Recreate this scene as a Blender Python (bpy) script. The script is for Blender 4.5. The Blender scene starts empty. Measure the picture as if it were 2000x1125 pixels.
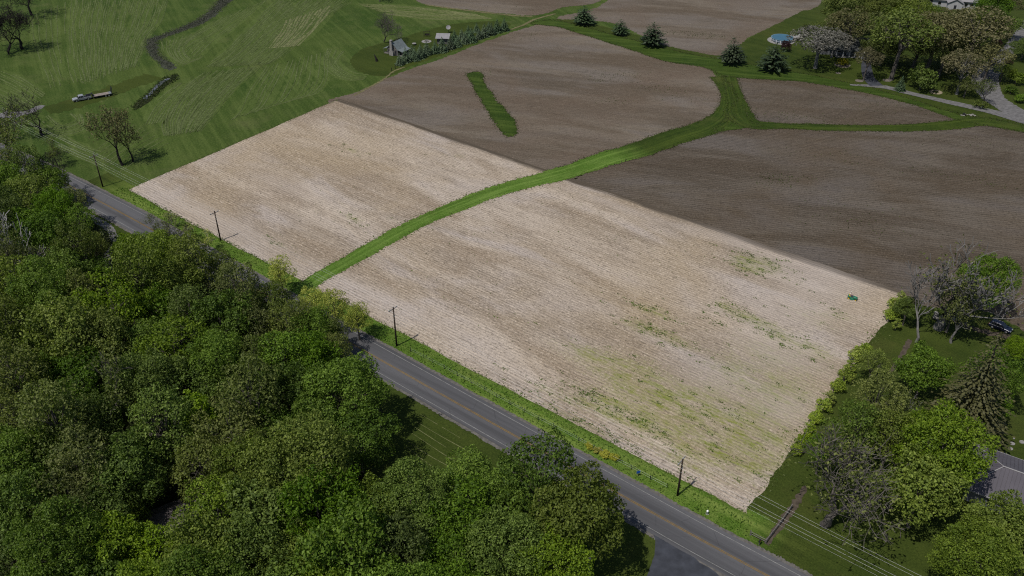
import bpy, bmesh, math, random
import numpy as np
from mathutils import Vector, Matrix

random.seed(7)
SC = bpy.context.scene
COL = SC.collection
PI = math.pi

# ------------------------------------------------------------------ camera
CAM_H = 115.0                      # drone height above the fields, metres
FPX = 1713.0                       # focal length in photo pixels (photo is 2000 x 1125)
PITCH = math.atan2(562.5 + 590.0, FPX)
cam = bpy.data.cameras.new('camera')
cam.sensor_fit = 'HORIZONTAL'
cam.sensor_width = 36.0
cam.lens = FPX / 2000.0 * 36.0
cam.clip_start = 1.0
cam.clip_end = 6000.0
camo = bpy.data.objects.new('camera', cam)
COL.objects.link(camo)
camo.location = (0, 0, CAM_H)
camo.rotation_euler = (PI / 2 - PITCH, 0, 0)
SC.camera = camo

# ------------------------------------------------------------------ sky, sun, exposure
SUN_EL = math.radians(61.0)
SUN_AZ = math.atan2(-0.74, -0.67)          # compass style, from +Y towards +X
world = bpy.data.worlds.new('World')
SC.world = world
world.use_nodes = True
wn = world.node_tree
bg = wn.nodes['Background']
sky = wn.nodes.new('ShaderNodeTexSky')
sky.sky_type = 'NISHITA'
sky.sun_disc = False
sky.sun_elevation = SUN_EL
sky.sun_rotation = SUN_AZ
wn.links.new(sky.outputs[0], bg.inputs[0])
bg.inputs[1].default_value = 0.08
sun = bpy.data.lights.new('sun', 'SUN')
sun.energy = 4.2
sun.angle = math.radians(0.55)
sun.color = (1.0, 0.95, 0.88)
suno = bpy.data.objects.new('sun', sun)
COL.objects.link(suno)
SUN_DIR = Vector((math.sin(SUN_AZ) * math.cos(SUN_EL), math.cos(SUN_AZ) * math.cos(SUN_EL), math.sin(SUN_EL)))
suno.rotation_euler = SUN_DIR.to_track_quat('Z', 'Y').to_euler()
suno.location = SUN_DIR * 300
SC.view_settings.view_transform = 'Standard'
SC.view_settings.look = 'None'
SC.view_settings.exposure = 0.0
SC.view_settings.gamma = 1.0
SC.render.engine = 'CYCLES'
SC.cycles.max_bounces = 5
SC.cycles.diffuse_bounces = 2
SC.cycles.glossy_bounces = 2
SC.cycles.transmission_bounces = 3
SC.cycles.transparent_max_bounces = 4
SC.cycles.use_denoising = False
SC.cycles.pixel_filter_type = 'BLACKMAN_HARRIS'
SC.cycles.filter_width = 1.15

# ------------------------------------------------------------------ surveying helpers
CT, ST = math.cos(PITCH), math.sin(PITCH)

def g(u, v, z=0.0):
    """point of the level plane z seen at photo pixel (u, v)"""
    du, dv = u - 1000.0, v - 562.5
    fw = FPX * CT - dv * ST
    dn = FPX * ST + dv * CT
    s = (CAM_H - z) / dn
    return Vector((du * s, fw * s, z))

def mpp(p):
    """metres per photo pixel at a world point"""
    d = Vector(p) - Vector((0, 0, CAM_H))
    return d.dot(Vector((0, CT, -ST))) / FPX

def height_at(base, vtop):
    """height of an upright thing standing at pixel base whose top is at row vtop"""
    p = g(*base)
    dv = vtop - 562.5
    fw = FPX * CT - dv * ST
    dn = FPX * ST + dv * CT
    return CAM_H - p.y * dn / fw

ROW = math.radians(-38.3)                      # direction of the road and of the crop rows
RD = Vector((math.cos(ROW), math.sin(ROW), 0))
RN = Vector((-math.sin(ROW), math.cos(ROW), 0))  # away from the road, into the field

def catmull(pts, n=8, closed=False):
    P = [Vector(p) for p in pts]
    out = []
    m = len(P)
    rng = range(m) if closed else range(m - 1)
    for i in rng:
        if closed:
            a, b, c, d = P[(i - 1) % m], P[i], P[(i + 1) % m], P[(i + 2) % m]
        else:
            a, b, c, d = P[max(i - 1, 0)], P[i], P[i + 1], P[min(i + 2, m - 1)]
        for k in range(n):
            t = k / n
            out.append(0.5 * ((2 * b) + (c - a) * t + (2 * a - 5 * b + 4 * c - d) * t * t + (3 * b - a - 3 * c + d) * t ** 3))
    if not closed:
        out.append(P[-1].copy())
    return out

def densify(pts, step, closed=False):
    out = []
    m = len(pts)
    for i in range(m if closed else m - 1):
        a, b = pts[i], pts[(i + 1) % m]
        n = max(1, int((b - a).length / step))
        for k in range(n):
            out.append(a.lerp(b, k / n))
    if not closed:
        out.append(pts[-1].copy())
    return out

# ------------------------------------------------------------------ materials
def new_mat(name, rough=0.9, spec=0.2):
    m = bpy.data.materials.new(name)
    m.use_nodes = True
    b = m.node_tree.nodes['Principled BSDF']
    b.inputs['Roughness'].default_value = rough
    b.inputs['Specular IOR Level'].default_value = spec
    return m, m.node_tree, b

def rgb(c):
    return (c[0], c[1], c[2], 1.0)

class NT:
    """tiny node-writing helper"""
    def __init__(self, nt):
        self.nt = nt
    def add(self, t):
        return self.nt.nodes.new(t)
    def link(self, a, b):
        self.nt.links.new(a, b)
    def coords(self, rot=0.0, scale=(1, 1, 1), kind='Object'):
        tc = self.add('ShaderNodeTexCoord')
        m = self.add('ShaderNodeMapping')
        m.inputs['Rotation'].default_value = (0, 0, rot)
        self.link(tc.outputs[kind], m.inputs[0])
        s = self.add('ShaderNodeMapping')
        s.inputs['Scale'].default_value = scale
        self.link(m.outputs[0], s.inputs[0])
        return s.outputs[0]
    def noise(self, vec, scale, detail=3.0, rough=0.55, dist=0.0):
        n = self.add('ShaderNodeTexNoise')
        n.inputs['Scale'].default_value = scale
        n.inputs['Detail'].default_value = detail
        n.inputs['Roughness'].default_value = rough
        n.inputs['Distortion'].default_value = dist
        self.link(vec, n.inputs['Vector'])
        return n.outputs['Fac']
    def rng(self, val, a, b, c=0.0, d=1.0):
        r = self.add('ShaderNodeMapRange')
        r.inputs[1].default_value = a
        r.inputs[2].default_value = b
        r.inputs[3].default_value = c
        r.inputs[4].default_value = d
        self.link(val, r.inputs[0])
        return r.outputs[0]
    def mix(self, f, a, b, mode='MIX'):
        m = self.add('ShaderNodeMix')
        m.data_type = 'RGBA'
        m.blend_type = mode
        if isinstance(f, (int, float)):
            m.inputs[0].default_value = f
        else:
            self.link(f, m.inputs[0])
        for i, x in ((6, a), (7, b)):
            if isinstance(x, tuple):
                m.inputs[i].default_value = rgb(x)
            else:
                self.link(x, m.inputs[i])
        return m.outputs[2]
    def math(self, op, a, b):
        m = self.add('ShaderNodeMath')
        m.operation = op
        for i, x in ((0, a), (1, b)):
            if isinstance(x, (int, float)):
                m.inputs[i].default_value = x
            else:
                self.link(x, m.inputs[i])
        return m.outputs[0]
    def attr(self, name):
        a = self.add('ShaderNodeAttribute')
        a.attribute_name = name
        return a.outputs['Fac']
    def bump(self, h, strength, dist, bsdf):
        b = self.add('ShaderNodeBump')
        b.inputs['Strength'].default_value = strength
        b.inputs['Distance'].default_value = dist
        self.link(h, b.inputs['Height'])
        self.link(b.outputs[0], bsdf.inputs['Normal'])

def plain(name, c, rough=0.7, spec=0.3, var=0.25, scale=2.0, metal=0.0):
    """painted or weathered surface: base colour with procedural wear"""
    m, nt, b = new_mat(name, rough, spec)
    n = NT(nt)
    v = n.coords()
    f = n.noise(v, scale, 4)
    lo = tuple(x * (1 - var) for x in c)
    hi = tuple(min(1, x * (1 + var)) for x in c)
    n.link(n.mix(n.rng(f, 0.3, 0.7), lo, hi), b.inputs['Base Color'])
    b.inputs['Metallic'].default_value = metal
    return m

def soil_mat(name, dark, mid, pale, rot=-ROW, row_k=1.0, weedy=False, warm=None, contrast=1.0, period=0.8):
    """tilled ground with crop residue lying in rows"""
    m, nt, b = new_mat(name, 0.95, 0.1)
    n = NT(nt)
    flat = n.coords(rot, (1, 1, 1))
    big = n.noise(flat, 0.022, 3, 0.6, 0.6)
    mid_n = n.noise(n.coords(rot, (0.05, 0.14, 1)), 1.0, 4, 0.7)
    short = n.noise(n.coords(rot, (0.30, 1.5, 1)), 1.0, 3, 0.75)
    st_n = n.noise(n.coords(rot, (0.022, 0.30, 1)), 1.0, 5, 0.7)
    bd_n = n.noise(n.coords(rot, (0.008, 0.06, 1)), 1.0, 4, 0.65)
    fine = n.noise(flat, 1.9, 3, 0.9)
    crumb = n.noise(n.coords(rot, (0.8, 1.9, 1)), 1.0, 2, 0.8)
    w = n.add('ShaderNodeTexWave')
    w.wave_type = 'BANDS'
    w.bands_direction = 'Y'
    w.inputs['Scale'].default_value = 0.314 / period
    w.inputs['Distortion'].default_value = 0.7
    w.inputs['Detail'].default_value = 3
    w.inputs['Detail Scale'].default_value = 0.8
    w.inputs['Detail Roughness'].default_value = 0.7
    n.link(flat, w.inputs['Vector'])
    row_n = w.outputs['Fac']
    c = n.mix(n.rng(bd_n, 0.42, 0.58), mid, pale)
    pat = n.noise(n.coords(rot, (0.02, 0.045, 1)), 1.0, 4, 0.65, 0.5)
    c = n.mix(n.math('MULTIPLY', n.rng(pat, 0.52, 0.66), 0.45), c, dark)
    gl = n.noise(n.coords(rot, (0.012, 0.035, 1)), 1.7, 3, 0.6, 0.8)
    c = n.mix(n.math('MULTIPLY', n.rng(gl, 0.5, 0.62), 0.8), c, tuple(x * y for x, y in zip(pale, (0.92, 0.95, 1.06))))
    c = n.mix(n.math('MULTIPLY', n.rng(gl, 0.48, 0.36), 0.8), c, tuple(x * y for x, y in zip(mid, (0.9, 0.86, 0.8))))
    c = n.mix(n.math('MULTIPLY', n.rng(st_n, 0.52, 0.75), 0.4), c, dark)
    c = n.mix(n.math('MULTIPLY', n.rng(st_n, 0.48, 0.28), 0.4), c, pale)
    if warm:
        c = n.mix(n.math('MULTIPLY', n.rng(big, 0.45, 0.68), 0.75), c, warm)
    c = n.mix(n.math('MULTIPLY', n.rng(mid_n, 0.56, 0.76), 0.4), c, dark)
    rk = n.math('MULTIPLY', n.rng(mid_n, 0.62, 0.36), 0.5 * row_k)
    c = n.mix(n.math('MULTIPLY', n.rng(row_n, 0.62, 0.95), rk), c, dark)
    c = n.mix(n.math('MULTIPLY', n.rng(short, 0.54, 0.70), 0.45 * contrast), c, tuple(x * 0.8 for x in dark))
    c = n.mix(n.math('MULTIPLY', n.rng(short, 0.45, 0.30), 0.45 * contrast), c, tuple(min(1, x * 1.3) for x in pale))
    c = n.mix(n.math('MULTIPLY', n.rng(crumb, 0.56, 0.70), 0.65 * contrast), c, tuple(x * 0.55 for x in dark))
    c = n.mix(n.math('MULTIPLY', n.rng(fine, 0.56, 0.68), 0.8 * contrast), c, tuple(x * 0.5 for x in dark))
    c = n.mix(n.math('MULTIPLY', n.rng(fine, 0.44, 0.30), 0.8 * contrast), c, tuple(min(1, x * 1.5) for x in pale))
    if weedy:
        wd = n.attr('weed')
        wn_ = n.noise(flat, 1.1, 4, 0.85)
        wf = n.rng(n.math('ADD', n.math('MULTIPLY', wd, 0.5), wn_), 0.66, 1.10, 0.0, 0.85)
        wf = n.math('MULTIPLY', n.math('MULTIPLY', wf, n.rng(wd, 0.02, 0.25)), n.rng(short, 0.75, 0.38))
        gcol = n.mix(n.noise(flat, 0.2, 3), (0.105, 0.15, 0.022), (0.2, 0.19, 0.05))
        wf = n.math('MULTIPLY', wf, n.rng(n.noise(n.coords(rot, (0.16, 0.42, 1)), 1.0, 4, 0.7), 0.38, 0.58, 0.25, 1.5))
        c = n.mix(wf, c, gcol)
        sl = n.noise(n.coords(rot, (0.05, 0.5, 1)), 1.0, 3, 0.7)
        c = n.mix(n.rng(n.math('ADD', n.attr('edge'), n.math('MULTIPLY', sl, 1.1)), 0.85, 1.25), c, (0.072, 0.058, 0.043))  # painted brightening fades into the dimmed soil colour at the back edge
        gr = n.attr('grey')
        c = n.mix(n.math('MULTIPLY', gr, 0.45), c, tuple(x * y for x, y in zip(pale, (0.95, 0.98, 1.08))))
    n.link(c, b.inputs['Base Color'])
    hh = n.math('ADD', n.math('MULTIPLY', row_n, 0.5 * row_k), n.math('ADD', n.math('ADD', fine, short), crumb))
    n.bump(hh, 0.9, 0.16, b)
    return m

def grass_mat(name, a, bcol, c3, scale=1.0, stripe=0.0, rot=-ROW, dry=None, contrast=1.0, uv=False, lit_tone=None):
    m, nt, b = new_mat(name, 0.9, 0.1)
    n = NT(nt)
    flat = n.coords(rot, (1, 1, 1))
    big = n.noise(flat, 0.018 * scale, 4, 0.6, 0.4)
    mid = n.noise(flat, 0.13 * scale, 4, 0.65)
    fine = n.noise(flat, 1.7 * scale, 3, 0.8)
    st = n.noise(n.coords(0, (0.02, 0.9, 1), 'UV') if uv else n.coords(rot, (0.02, 0.45, 1)), 1.0, 3, 0.6)
    if lit_tone:
        lf = n.attr('lush')
        a, bcol, c3 = [n.mix(lf, x, y) for x, y in zip((a, bcol, c3), lit_tone)]
    def mul(x, k):
        return tuple(q * k for q in x) if isinstance(x, tuple) else n.mix(1.0, x, (k, k, k), 'MULTIPLY')
    c = n.mix(n.rng(big, 0.35, 0.65), a, bcol)
    c = n.mix(n.math('MULTIPLY', n.rng(mid, 0.45, 0.7), 0.6), c, c3)
    if dry:
        c = n.mix(n.math('MULTIPLY', n.rng(n.noise(flat, 0.05, 4, 0.7), 0.55, 0.75), 0.6), c, dry)
    if stripe:
        c = n.mix(n.math('MULTIPLY', n.rng(st, 0.5, 0.62), stripe), c, mul(c3, 1.35))
        c = n.mix(n.math('MULTIPLY', n.rng(st, 0.47, 0.35), stripe), c, mul(a, 0.6))
    c = n.mix(n.math('MULTIPLY', n.rng(fine, 0.52, 0.68), 0.6 * contrast), c, mul(a, 0.45))
    c = n.mix(n.math('MULTIPLY', n.rng(fine, 0.46, 0.32), 0.5 * contrast), c, mul(c3, 1.5))
    n.link(c, b.inputs['Base Color'])
    n.bump(n.math('ADD', fine, n.math('MULTIPLY', mid, 1.0)), 0.7, 0.15, b)
    return m

def leaf_mat(name, a, bcol, trans=0.3, rough=0.6):
    """leaves: colour varies tree by tree and leaf by leaf"""
    m, nt, b = new_mat(name, rough, 0.25)
    n = NT(nt)
    oi = n.add('ShaderNodeObjectInfo')
    v = n.attr('v')
    c = n.mix(v, a, bcol)
    hs = n.add('ShaderNodeHueSaturation')
    n.link(n.rng(oi.outputs['Random'], 0, 1, 0.480, 0.503), hs.inputs['Hue'])
    n.link(n.rng(oi.outputs['Random'], 0, 1, 0.85, 1.05), hs.inputs['Saturation'])
    n.link(n.rng(n.math('FRACT', n.math('MULTIPLY', oi.outputs['Random'], 7.3), 0.0), 0, 1, 0.8, 1.2), hs.inputs['Value'])
    n.link(c, hs.inputs['Color'])
    n.link(hs.outputs[0], b.inputs['Base Color'])
    tr = n.add('ShaderNodeBsdfTranslucent')
    n.link(n.mix(1.0, hs.outputs[0], (1.0, 1.15, 0.45), 'MULTIPLY'), tr.inputs[0])
    mx = n.add('ShaderNodeMixShader')
    mx.inputs[0].default_value = trans
    n.link(b.outputs[0], mx.inputs[1])
    n.link(tr.outputs[0], mx.inputs[2])
    out = nt.nodes['Material Output']
    n.link(mx.outputs[0], out.inputs[0])
    return m

M = {}
# ground covers
M['hay'] = grass_mat('hay_meadow_grass', (0.025, 0.05, 0.007), (0.046, 0.07, 0.013), (0.066, 0.088, 0.022), 1.0, 0.3, math.radians(62), dry=(0.082, 0.088, 0.034), contrast=1.0)
M['band'] = grass_mat('mown_band_grass', (0.043, 0.068, 0.013), (0.057, 0.083, 0.018), (0.075, 0.1, 0.027), 1.0, 0.25, math.radians(62), contrast=1.0)
M['lawn'] = grass_mat('mown_lawn_grass', (0.02, 0.034, 0.0045), (0.036, 0.05, 0.008), (0.043, 0.057, 0.010), 1.6, 0.15, dry=(0.06, 0.058, 0.016))
LIT_TONES = ((0.05, 0.102, 0.011), (0.07, 0.13, 0.018), (0.1, 0.155, 0.032))  # lit copy of the strip grass: parcel brightening put into the colour
M['strip'] = grass_mat('grass_strip', (0.017, 0.034, 0.004), (0.028, 0.045, 0.0055), (0.042, 0.06, 0.009), 1.5, 0.5, uv=True, lit_tone=LIT_TONES, dry=(0.07, 0.075, 0.02))
M['headland'] = grass_mat('headland_grass', (0.018, 0.038, 0.004), (0.031, 0.053, 0.0065), (0.046, 0.068, 0.012), 1.5, 0.45, math.radians(14))
M['verge'] = grass_mat('roadside_verge_grass', (0.02, 0.034, 0.0045), (0.036, 0.05, 0.008), (0.043, 0.057, 0.010), 2.2, 0.5, dry=(0.17, 0.155, 0.06), contrast=1.2, lit_tone=((0.047, 0.096, 0.009), (0.072, 0.128, 0.016), (0.122, 0.158, 0.036)))  # second colour set paints the parcel's brightening into the verge
M['woodfloor'] = grass_mat('woodland_floor', (0.012, 0.018, 0.006), (0.024, 0.025, 0.011), (0.034, 0.04, 0.013), 3.0, contrast=1.2)
M['pale_soil'] = soil_mat('pale_crop_residue_soil', (0.138, 0.109, 0.081), (0.246, 0.2, 0.152), (0.38, 0.323, 0.263), weedy=True, warm=(0.3, 0.236, 0.156), row_k=0.8)  # same soil as the outer fields, with the parcel's brightening painted in
M['dark_soil'] = soil_mat('worked_field_soil', (0.042, 0.034, 0.025), (0.07, 0.056, 0.042), (0.108, 0.091, 0.073), rot=math.radians(14), row_k=1.2, warm=(0.082, 0.06, 0.038), contrast=1.0, period=1.1)  # dimmed copy of the parcel soil; the dimming is in the colour
M['dark_soil_far'] = soil_mat('far_field_soil', (0.055, 0.044, 0.032), (0.095, 0.076, 0.057), (0.142, 0.119, 0.093), rot=math.radians(14), row_k=0.5, warm=(0.105, 0.078, 0.057), contrast=0.8, period=1.2)  # dimmed soil copy for the far and middle fields
M['asphalt'] = plain('road_asphalt', (0.052, 0.052, 0.056), 0.85, 0.3, 0.25, 0.6)
M['shoulder'] = plain('gravel_shoulder', (0.10, 0.094, 0.086), 0.95, 0.1, 0.35, 1.6)
M['drive_asphalt'] = plain('driveway_asphalt', (0.032, 0.035, 0.044), 0.85, 0.3, 0.35, 0.5)
M['gravel'] = plain('gravel_lane', (0.115, 0.112, 0.112), 0.95, 0.1, 0.3, 0.9)
M['dirt'] = plain('bare_dirt', (0.062, 0.05, 0.038), 0.95, 0.1, 0.35, 1.2)
M['tan_grass'] = plain('dry_tan_grass', (0.11, 0.10, 0.05), 0.95, 0.1, 0.35, 1.0)
M['reed'] = leaf_mat('dry_reeds', (0.045, 0.055, 0.032), (0.11, 0.108, 0.09), 0.3)
M['reedbed'] = plain('creek_bed', (0.042, 0.048, 0.034), 0.95, 0.1, 0.4, 0.8)
M['swath'] = plain('cut_hay', (0.074, 0.094, 0.034), 0.95, 0.1, 0.4, 0.9)
M['swath_dry'] = plain('dry_cut_hay', (0.11, 0.118, 0.052), 0.95, 0.1, 0.4, 0.9)
M['white_paint'] = plain('white_road_paint', (0.17, 0.17, 0.165), 0.8, 0.2, 0.3, 1.2)
M['yellow_paint'] = plain('yellow_road_paint', (0.17, 0.105, 0.022), 0.8, 0.2, 0.25, 1.2)
# plants
M['lf_green'] = leaf_mat('leaf_mid_green', (0.048, 0.100, 0.005), (0.136, 0.232, 0.019), 0.4)
M['lf_deep'] = leaf_mat('leaf_deep_green', (0.036, 0.076, 0.006), (0.105, 0.18, 0.018), 0.4)
M['lf_yellow'] = leaf_mat('leaf_yellow_green', (0.066, 0.116, 0.005), (0.172, 0.252, 0.019), 0.38)
M['lf_olive'] = leaf_mat('leaf_olive', (0.066, 0.098, 0.010), (0.152, 0.195, 0.03), 0.4)
M['lf_grey'] = leaf_mat('leaf_grey_olive', (0.06, 0.088, 0.015), (0.142, 0.178, 0.04), 0.4)
M['lf_tan'] = leaf_mat('leaf_tan_oak', (0.078, 0.080, 0.028), (0.168, 0.160, 0.066))
M['lf_mauve'] = leaf_mat('leaf_grey_blossom', (0.085, 0.085, 0.072), (0.175, 0.168, 0.145))
M['lf_bright'] = leaf_mat('leaf_bright_green', (0.11, 0.19, 0.008), (0.26, 0.35, 0.026))  # hedge leaves with the parcel edge's brightening painted into their colour
M['lf_light'] = leaf_mat('leaf_light_olive', (0.19, 0.24, 0.03), (0.38, 0.41, 0.08))  # verge leaves, parcel brightening put into the colour
M['lf_gold'] = leaf_mat('leaf_gold', (0.22, 0.26, 0.012), (0.46, 0.46, 0.03))
M['lf_goldbush'] = leaf_mat('leaf_gold_dull', (0.10, 0.10, 0.004), (0.17, 0.16, 0.008))
M['lf_wine'] = leaf_mat('leaf_burgundy', (0.018, 0.006, 0.008), (0.04, 0.012, 0.014))
M['lf_weed'] = leaf_mat('leaf_weed', (0.045, 0.10, 0.01), (0.13, 0.215, 0.028))
M['lf_under'] = leaf_mat('leaf_undergrowth', (0.017, 0.032, 0.006), (0.045, 0.062, 0.014))
M['lf_fringe'] = leaf_mat('leaf_fringe', (0.025, 0.04, 0.006), (0.05, 0.065, 0.012))
M['lf_fringe_lush'] = leaf_mat('leaf_fringe_lush', (0.05, 0.09, 0.012), (0.12, 0.15, 0.035))  # lit copy of the fringe grass; brightness inside the parcel is painted
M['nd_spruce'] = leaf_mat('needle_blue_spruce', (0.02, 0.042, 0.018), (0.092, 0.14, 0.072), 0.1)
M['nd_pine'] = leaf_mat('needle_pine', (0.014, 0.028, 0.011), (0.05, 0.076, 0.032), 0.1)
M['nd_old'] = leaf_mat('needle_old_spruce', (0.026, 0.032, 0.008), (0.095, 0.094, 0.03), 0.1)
M['bark'] = plain('grey_brown_bark', (0.08, 0.072, 0.064), 0.95, 0.1, 0.4, 1.5)
M['bark_dark'] = plain('dark_bark', (0.024, 0.021, 0.02), 0.95, 0.1, 0.4, 1.5)
M['bark_pale'] = plain('pale_grey_bark', (0.13, 0.125, 0.12), 0.95, 0.1, 0.3, 1.5)
M['bark_dead'] = plain('bleached_dead_wood', (0.21, 0.205, 0.2), 0.95, 0.1, 0.3, 1.5)
# things
M['pole_wood'] = plain('creosoted_pole_wood', (0.035, 0.026, 0.02), 0.9, 0.1, 0.3, 2)
M['arm_wood'] = plain('weathered_crossarm_wood', (0.16, 0.16, 0.165), 0.9, 0.1, 0.3, 2)
M['wire'] = plain('aluminium_wire', (0.5, 0.5, 0.5), 0.5, 0.5, 0.1, 2)
M['porcelain'] = plain('grey_porcelain', (0.35, 0.36, 0.38), 0.3, 0.5, 0.1, 2)
M['galv'] = plain('galvanised_steel', (0.25, 0.26, 0.27), 0.45, 0.5, 0.2, 3, 0.5)
M['post_dark'] = plain('dark_steel_post', (0.02, 0.025, 0.022), 0.7, 0.3, 0.3, 3)
M['post_wood'] = plain('weathered_fence_wood', (0.13, 0.12, 0.11), 0.95, 0.1, 0.35, 3)
M['silver'] = plain('silver_car_paint', (0.30, 0.31, 0.33), 0.3, 0.6, 0.06, 3, 0.3)
M['navy'] = plain('navy_car_paint', (0.008, 0.011, 0.028), 0.25, 0.6, 0.1, 3, 0.2)
M['glass'] = plain('dark_window_glass', (0.008, 0.009, 0.011), 0.12, 0.6, 0.1, 3)
M['rubber'] = plain('tyre_rubber', (0.012, 0.012, 0.012), 0.9, 0.2, 0.2, 3)
M['chrome'] = plain('bright_trim', (0.55, 0.55, 0.57), 0.25, 0.6, 0.1, 3, 0.6)
M['lamp_lens'] = plain('lamp_lens', (0.5, 0.5, 0.5), 0.2, 0.6, 0.1, 3)
M['red_lens'] = plain('red_lamp_lens', (0.25, 0.01, 0.01), 0.3, 0.6, 0.1, 3)
M['deck_wood'] = plain('trailer_deck_planks', (0.21, 0.18, 0.16), 0.9, 0.1, 0.3, 1.2)
M['black_steel'] = plain('black_painted_steel', (0.012, 0.012, 0.014), 0.6, 0.3, 0.3, 3)
M['mower_green'] = plain('mower_green_paint', (0.012, 0.13, 0.07), 0.4, 0.5, 0.1, 3)
M['mower_yellow'] = plain('mower_yellow_plastic', (0.55, 0.40, 0.03), 0.5, 0.4, 0.1, 3)
M['skin'] = plain('skin', (0.42, 0.26, 0.19), 0.6, 0.3, 0.05, 3)
M['shirt'] = plain('white_shirt', (0.75, 0.75, 0.75), 0.9, 0.1, 0.05, 3)
M['denim'] = plain('blue_denim', (0.05, 0.06, 0.12), 0.9, 0.1, 0.15, 3)
M['hat'] = plain('pale_cap', (0.5, 0.5, 0.45), 0.9, 0.1, 0.05, 3)
M['log'] = plain('weathered_log_wall', (0.10, 0.095, 0.09), 0.95, 0.1, 0.45, 1.8)
M['chink'] = plain('chinking', (0.24, 0.23, 0.215), 0.95, 0.1, 0.2, 2)
M['stone'] = plain('chimney_fieldstone', (0.21, 0.20, 0.19), 0.95, 0.1, 0.4, 2.2)
M['tin'] = plain('grey_green_tin_roof', (0.125, 0.145, 0.145), 0.5, 0.4, 0.2, 1.0)
M['shingle'] = plain('grey_shingle_roof', (0.07, 0.075, 0.075), 0.9, 0.1, 0.3, 1.2)
M['shed_roof'] = plain('brown_grey_shingle', (0.075, 0.066, 0.066), 0.9, 0.1, 0.3, 1.2)
M['pale_roof'] = plain('pale_grey_roof', (0.20, 0.195, 0.20), 0.7, 0.2, 0.12, 0.8)
M['white_wall'] = plain('white_siding', (0.33, 0.33, 0.34), 0.8, 0.2, 0.1, 1.0)
M['grey_wall'] = plain('grey_siding', (0.11, 0.115, 0.125), 0.8, 0.2, 0.15, 1.0)
M['dark_wall'] = plain('dark_stained_wall', (0.022, 0.024, 0.03), 0.9, 0.1, 0.3, 1.0)
M['metal_roof'] = plain('violet_grey_metal_roof', (0.072, 0.066, 0.078), 0.5, 0.4, 0.12, 0.6)
M['trim'] = plain('pale_roof_trim', (0.24, 0.235, 0.24), 0.7, 0.3, 0.1, 1.0)
M['concrete'] = plain('pale_concrete', (0.20, 0.195, 0.19), 0.9, 0.1, 0.2, 2.0)
M['pool_water'] = plain('pool_water', (0.03, 0.095, 0.14), 0.08, 0.6, 0.12, 0.6)
M['pool_wall'] = plain('pool_wall', (0.16, 0.19, 0.23), 0.6, 0.3, 0.15, 1.5)
M['pool_rim'] = plain('pool_rim', (0.10, 0.17, 0.21), 0.5, 0.4, 0.1, 1.5)
M['ditch_water'] = plain('ditch_water', (0.10, 0.105, 0.12), 0.15, 0.6, 0.3, 0.6)
M['sand'] = plain('sand_ring', (0.20, 0.17, 0.12), 0.95, 0.1, 0.2, 2.0)
M['mulch'] = plain('mulch_bed', (0.12, 0.105, 0.09), 0.95, 0.1, 0.3, 2.0)
M['sign_blue'] = plain('blue_sign_face', (0.012, 0.075, 0.36), 0.5, 0.4, 0.08, 3)
M['white_plastic'] = plain('white_plastic', (0.72, 0.72, 0.72), 0.5, 0.4, 0.05, 3)
M['rock'] = plain('pale_fieldstone', (0.19, 0.18, 0.165), 0.95, 0.1, 0.35, 2.2)

# road asphalt: worn wheel tracks along the lanes, patches, cracks
def road_asphalt():
    m, nt, b = new_mat('worn_road_asphalt', 0.85, 0.3)
    n = NT(nt)
    lane = n.noise(n.coords(-ROW, (0.012, 0.55, 1)), 1.0, 3, 0.6)
    patch = n.noise(n.coords(-ROW, (0.05, 0.3, 1)), 1.0, 4, 0.6)
    fine = n.noise(n.coords(), 4.0, 3, 0.7)
    c = n.mix(n.rng(lane, 0.38, 0.62), (0.052, 0.052, 0.056), (0.084, 0.084, 0.09))
    c = n.mix(n.math('MULTIPLY', n.rng(patch, 0.6, 0.7), 0.4), c, (0.036, 0.036, 0.04))
    c = n.mix(n.math('MULTIPLY', n.rng(fine, 0.4, 0.7), 0.3), c, (0.05, 0.05, 0.05))
    vo = n.add('ShaderNodeTexVoronoi')
    vo.feature = 'DISTANCE_TO_EDGE'
    n.link(n.coords(-ROW, (0.09, 0.28, 1)), vo.inputs['Vector'])
    vo.inputs['Scale'].default_value = 1.0
    n.link(n.mix(n.math('MULTIPLY', n.rng(vo.outputs['Distance'], 0.006, 0.002), 0.35), c, (0.02, 0.02, 0.022)), b.inputs['Base Color'])
    n.bump(fine, 0.3, 0.02, b)
    return m
M['asphalt'] = road_asphalt()

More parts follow.
